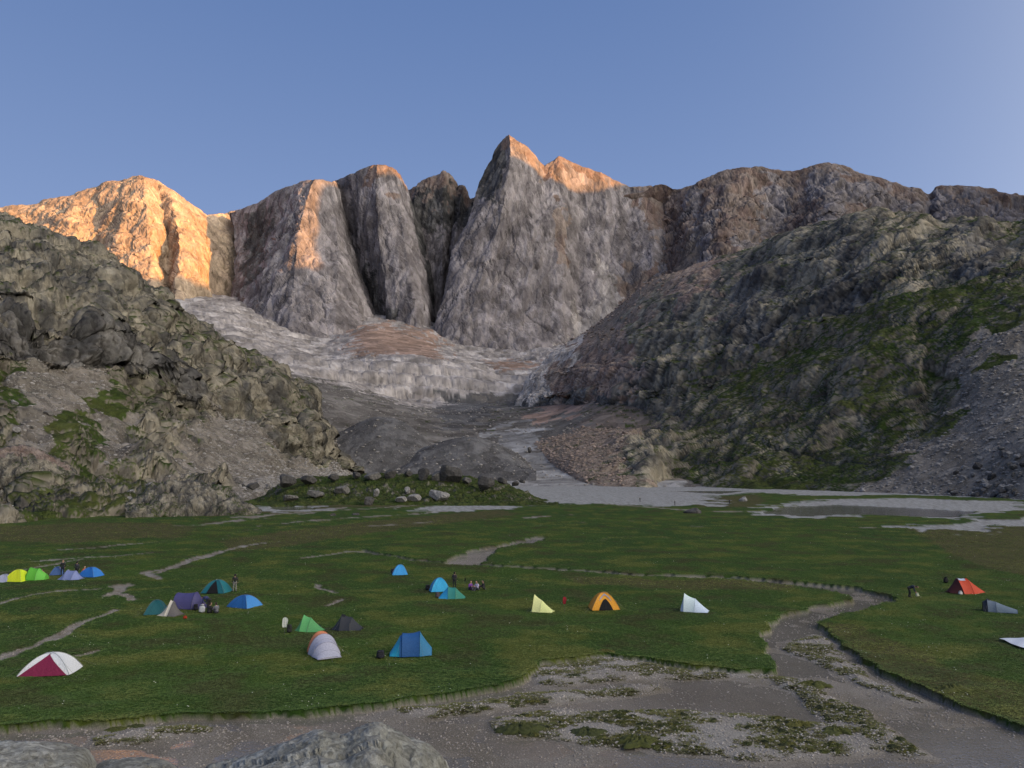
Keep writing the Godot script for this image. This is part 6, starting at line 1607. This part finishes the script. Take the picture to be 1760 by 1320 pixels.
	hoop_tent(Vector2(-12.70, -59.02), 84, [[-1.15, 0.46, 0.06, 1.3], [-0.46, 0.78, 1.24, 1.4], [0.32, 0.74, 0.99, 1.4], [1.15, 0.46, 0.15, 1.4]], [Color(0.0364, 0.039, 0.0468), Color(0.0416, 0.0442, 0.052), Color(0.0364, 0.039, 0.0468)], "charcoal ridge tent beside the green ridge tent", {"vent": 1})
	hoop_tent(Vector2(-12.59, -50.77), 28, [[-1.46, 0.71, 0.67, 2.1], [-0.99, 0.90, 1.41, 2.2], [-0.24, 1.01, 1.36, 2.3], [0.61, 0.94, 0.93, 2.3], [1.56, 0.78, 0.09, 2.0]], [Color(0.39, 0.377, 0.468), Color(0.78, 0.286, 0.13), Color(0.442, 0.436, 0.52), Color(0.442, 0.436, 0.52)], "pale grey tunnel tent with an orange panel at its top", {"seams": 1})
	hoop_tent(Vector2(-6.78, -51.37), 97, [[-1.42, 0.56, 0.13, 1.7], [-0.76, 0.86, 1.33, 2.1], [-0.61, 0.89, 1.52, 2.2], [0.56, 0.91, 1.62, 2.2], [1.37, 0.61, 0.40, 1.7]], [Color(0.039, 0.416, 0.598), Color(0.026, 0.13, 0.338), Color(0.0234, 0.101, 0.286), Color(0.039, 0.195, 0.364)], "large dark blue pop-up tent with cyan end panel and white marks", {"logo": 1})
	hoop_tent(Vector2(2.51, -66.69), 70, [[-0.72, 0.68, 0.12, 1.3], [-0.55, 0.76, 1.56, 1.35], [0.13, 0.70, 1.03, 1.4], [1.18, 0.51, 0.06, 1.4]], [Color(0.754, 0.78, 0.312), Color(0.78, 0.78, 0.338), Color(0.754, 0.78, 0.312)], "pale lime half-pyramid tent sloping down to the right", {})
	dome_tent(Vector2(8.15, -67.49), 2.55, 2.04, 1.53, 4, [Color(0.78, 0.338, 0.026), Color(0.78, 0.364, 0.039), Color(0.78, 0.312, 0.026), Color(0.78, 0.325, 0.026)], "orange dome tent with a grey stripe and arched opening", {"doorway": 0.42, "stripe": 1})
	hoop_tent(Vector2(15.70, -65.91), 68, [[-0.96, 0.64, 0.48, 2.0], [-0.69, 0.82, 1.59, 1.9], [0.23, 0.78, 1.15, 1.8], [1.33, 0.55, 0.10, 1.6]], [Color(0.624, 0.715, 0.78), Color(0.676, 0.78, 0.78), Color(0.572, 0.663, 0.78)], "white-blue tent sloping down to the right, beyond the orange tent", {"skirt": 1})
	hoop_tent(Vector2(45.51, -76.36), 92, [[-1.72, 0.50, 0.16, 1.4], [-0.72, 1.15, 1.53, 1.5], [0.29, 1.15, 1.56, 1.5], [1.86, 0.57, 0.19, 1.4]], [Color(0.065, 0.0156, 0.013), Color(0.546, 0.0585, 0.0182), Color(0.52, 0.0546, 0.0169)], "red tent with a dark open end on the left", {})  # first panel is a darkened red that paints the shaded open end
	hoop_tent(Vector2(42.08, -65.65), 62, [[-1.19, 0.62, 0.85, 2.2], [-0.86, 0.67, 1.14, 2.2], [-0.24, 0.62, 0.91, 2.2], [1.31, 0.38, 0.28, 2.0]], [Color(0.0286, 0.0338, 0.0442), Color(0.13, 0.169, 0.221), Color(0.137, 0.182, 0.234)], "low grey-blue bivouac tent below the red tent", {"vent": 1})
	person(Vector2(-27.93, -77.41), "stand", 200, Color(.012, .012, .014), Color(.16, .15, .14), Color(.015, .01, .008), "person in a black top and grey trousers standing beside the teal dome tent")
	person(Vector2(-26.85, -68.03), "bend", 250, Color(.025, .03, .09), Color(.012, .012, .014), Color(.02, .012, .008), "person in a navy jacket bending over by the purple tunnel tent")
	person(Vector2(-25.60, -66.69), "sit", 230, Color(.12, .12, .13), Color(.03, .03, .035), Color(.02, .012, .008), "person in grey sitting on the grass by the purple tunnel tent")
	person(Vector2(-5.94, -79.24), "stand", 160, Color(.03, .022, .025), Color(.012, .012, .014), Color(.012, .008, .006), "person in dark clothes standing behind the teal-green low tent")
	person(Vector2(-4.22, -78.50), "sit", 40, Color(.13, .035, .20), Color(.05, .03, .07), Color(.02, .012, .008), "person in a purple jacket sitting on the grass near the cyan tent")
	person(Vector2(-3.62, -78.50), "sit", 320, Color(.38, .34, .48), Color(.06, .06, .08), Color(.03, .018, .01), "person in a lilac top sitting between the purple and the black jacket")
	person(Vector2(-2.98, -78.87), "sit", 290, Color(.012, .012, .014), Color(.012, .012, .014), Color(.015, .01, .008), "person in a black jacket sitting at the right end of the seated three")
	person(Vector2(38.49, -74.33), "bend", 60, Color(.012, .016, .035), Color(.012, .012, .014), Color(.015, .01, .008), "person in dark clothes bending over beside the stream at right")
	person(Vector2(48.10, -285.19), "stand", 30, Color(.012, .012, .014), Color(.012, .016, .035), Color(.015, .01, .008), "tiny walker on the pale gravel, leftmost of the three far off")
	person(Vector2(55.39, -258.20), "stand", 90, Color(.012, .012, .014), Color(.012, .012, .014), Color(.015, .01, .008), "tiny walker in black at the meadow's far edge, middle of the three far off")
	person(Vector2(75.18, -262.33), "stand", 200, Color(.012, .016, .035), Color(.012, .012, .014), Color(.015, .01, .008), "tiny walker on the far meadow, rightmost of the three far off")
	person(Vector2(-49.96, -87.98), "stand", 180, Color(.02, .022, .03), Color(.012, .012, .014), Color(.015, .01, .008), "person in dark clothes standing between the tents of the left cluster")
	person(Vector2(-50.10, -89.87), "sit", 20, Color(.40, .09, .03), Color(.012, .012, .014), Color(.02, .012, .008), "person in an orange-red jacket sitting behind the blue dome tent")
	person(Vector2(-52.12, -88.91), "stand", 10, Color(.012, .012, .014), Color(.012, .016, .035), Color(.015, .01, .008), "person in black standing behind the low grey-blue tent")
	person(Vector2(-53.54, -87.52), "sit", 300, Color(.30, .02, .015), Color(.03, .03, .035), Color(.02, .012, .008), "person in a red jacket sitting right of the green tunnel tent")
	person(Vector2(-26.11, -66.69), "sit", 140, Color(.012, .012, .014), Color(.012, .012, .014), Color(.012, .008, .006), "person in black sitting next to the bending camper")
	pack(Vector2(-8.68, -51.22), 0.58, 0.46, 20, Color(.022, .022, .028), "black backpack lying at the cyan end of the blue pop-up tent", "backpack", "backpack")
	pack(Vector2(-16.88, -58.61), 0.40, 0.57, -15, Color(.03, .03, .028), "dark backpack leaning at the left end of the green ridge tent", "backpack", "backpack")
	pack(Vector2(-14.13, -90.85), 0.55, 0.48, 10, Color(.03, .03, .04), "dark backpack left of the small light blue dome tent", "backpack", "backpack")
	pack(Vector2(-8.57, -78.13), 0.53, 0.47, 0, Color(.02, .02, .025), "dark backpack left of the cyan dome tent", "backpack", "backpack")
	pack(Vector2(-7.19, -74.33), 0.45, 0.45, 30, Color(.09, .07, .07), "grey-brown backpack in front of the cyan dome tent", "backpack", "backpack")
	pack(Vector2(-26.81, -66.69), 0.55, 0.65, 0, Color(.50, .50, .51), "white sack standing in front of the purple tunnel tent", "sack", "bag")
	pack(Vector2(-27.81, -67.76), 0.41, 0.51, 15, Color(.016, .016, .02), "black backpack against the purple tunnel tent", "backpack", "backpack")
	pack(Vector2(-27.07, -63.92), 0.34, 0.24, 0, Color(.35, .04, .015), "small red stuff sack on the grass in front of the purple tent", "stuff_sack", "bag")
	pack(Vector2(39.52, -74.99), 0.34, 0.34, 0, Color(.48, .50, .36), "pale bag on the grass beside the bending person at right", "sack", "bag")
	pack(Vector2(44.32, -76.01), 0.40, 0.34, 0, Color(.55, .55, .52), "white bag at the dark end of the red tent", "sack", "bag")
	pack(Vector2(47.00, -83.17), 0.50, 0.57, 0, Color(.014, .014, .016), "black dry bag standing left of the red tent", "dry_bag", "bag")
	pack(Vector2(-52.29, -90.36), 0.41, 0.41, 0, Color(.62, .62, .62), "white bag behind the low grey-blue tent", "sack", "bag")
	pack(Vector2(-15.06, -60.28), 0.36, 0.27, 60, Color(.02, .025, .04), "dark bag at the low end of the green ridge tent", "stuff_sack", "bag")
	hung_cloth(Vector2(-17.05, -58.01), 1.25, .42, .72, Color(.66, .67, .60), "white cloth hung on a trekking pole left of the green ridge tent")
	hung_cloth(Vector2(4.55, -66.95), 1.35, .34, .62, Color(.28, .02, .03), "red jacket hung on a trekking pole between the lime and the orange tent")
	hung_cloth(Vector2(-4.83, -78.87), 1.1, .14, .30, Color(.012, .014, .012), "dark bag hung on a trekking pole by the seated three")
	ground_sheet([Vector2(35.20, -55.92), Vector2(39.90, -55.92), Vector2(36.24, -50.92), Vector2(34.79, -53.13)], Color(.66, .70, .78))
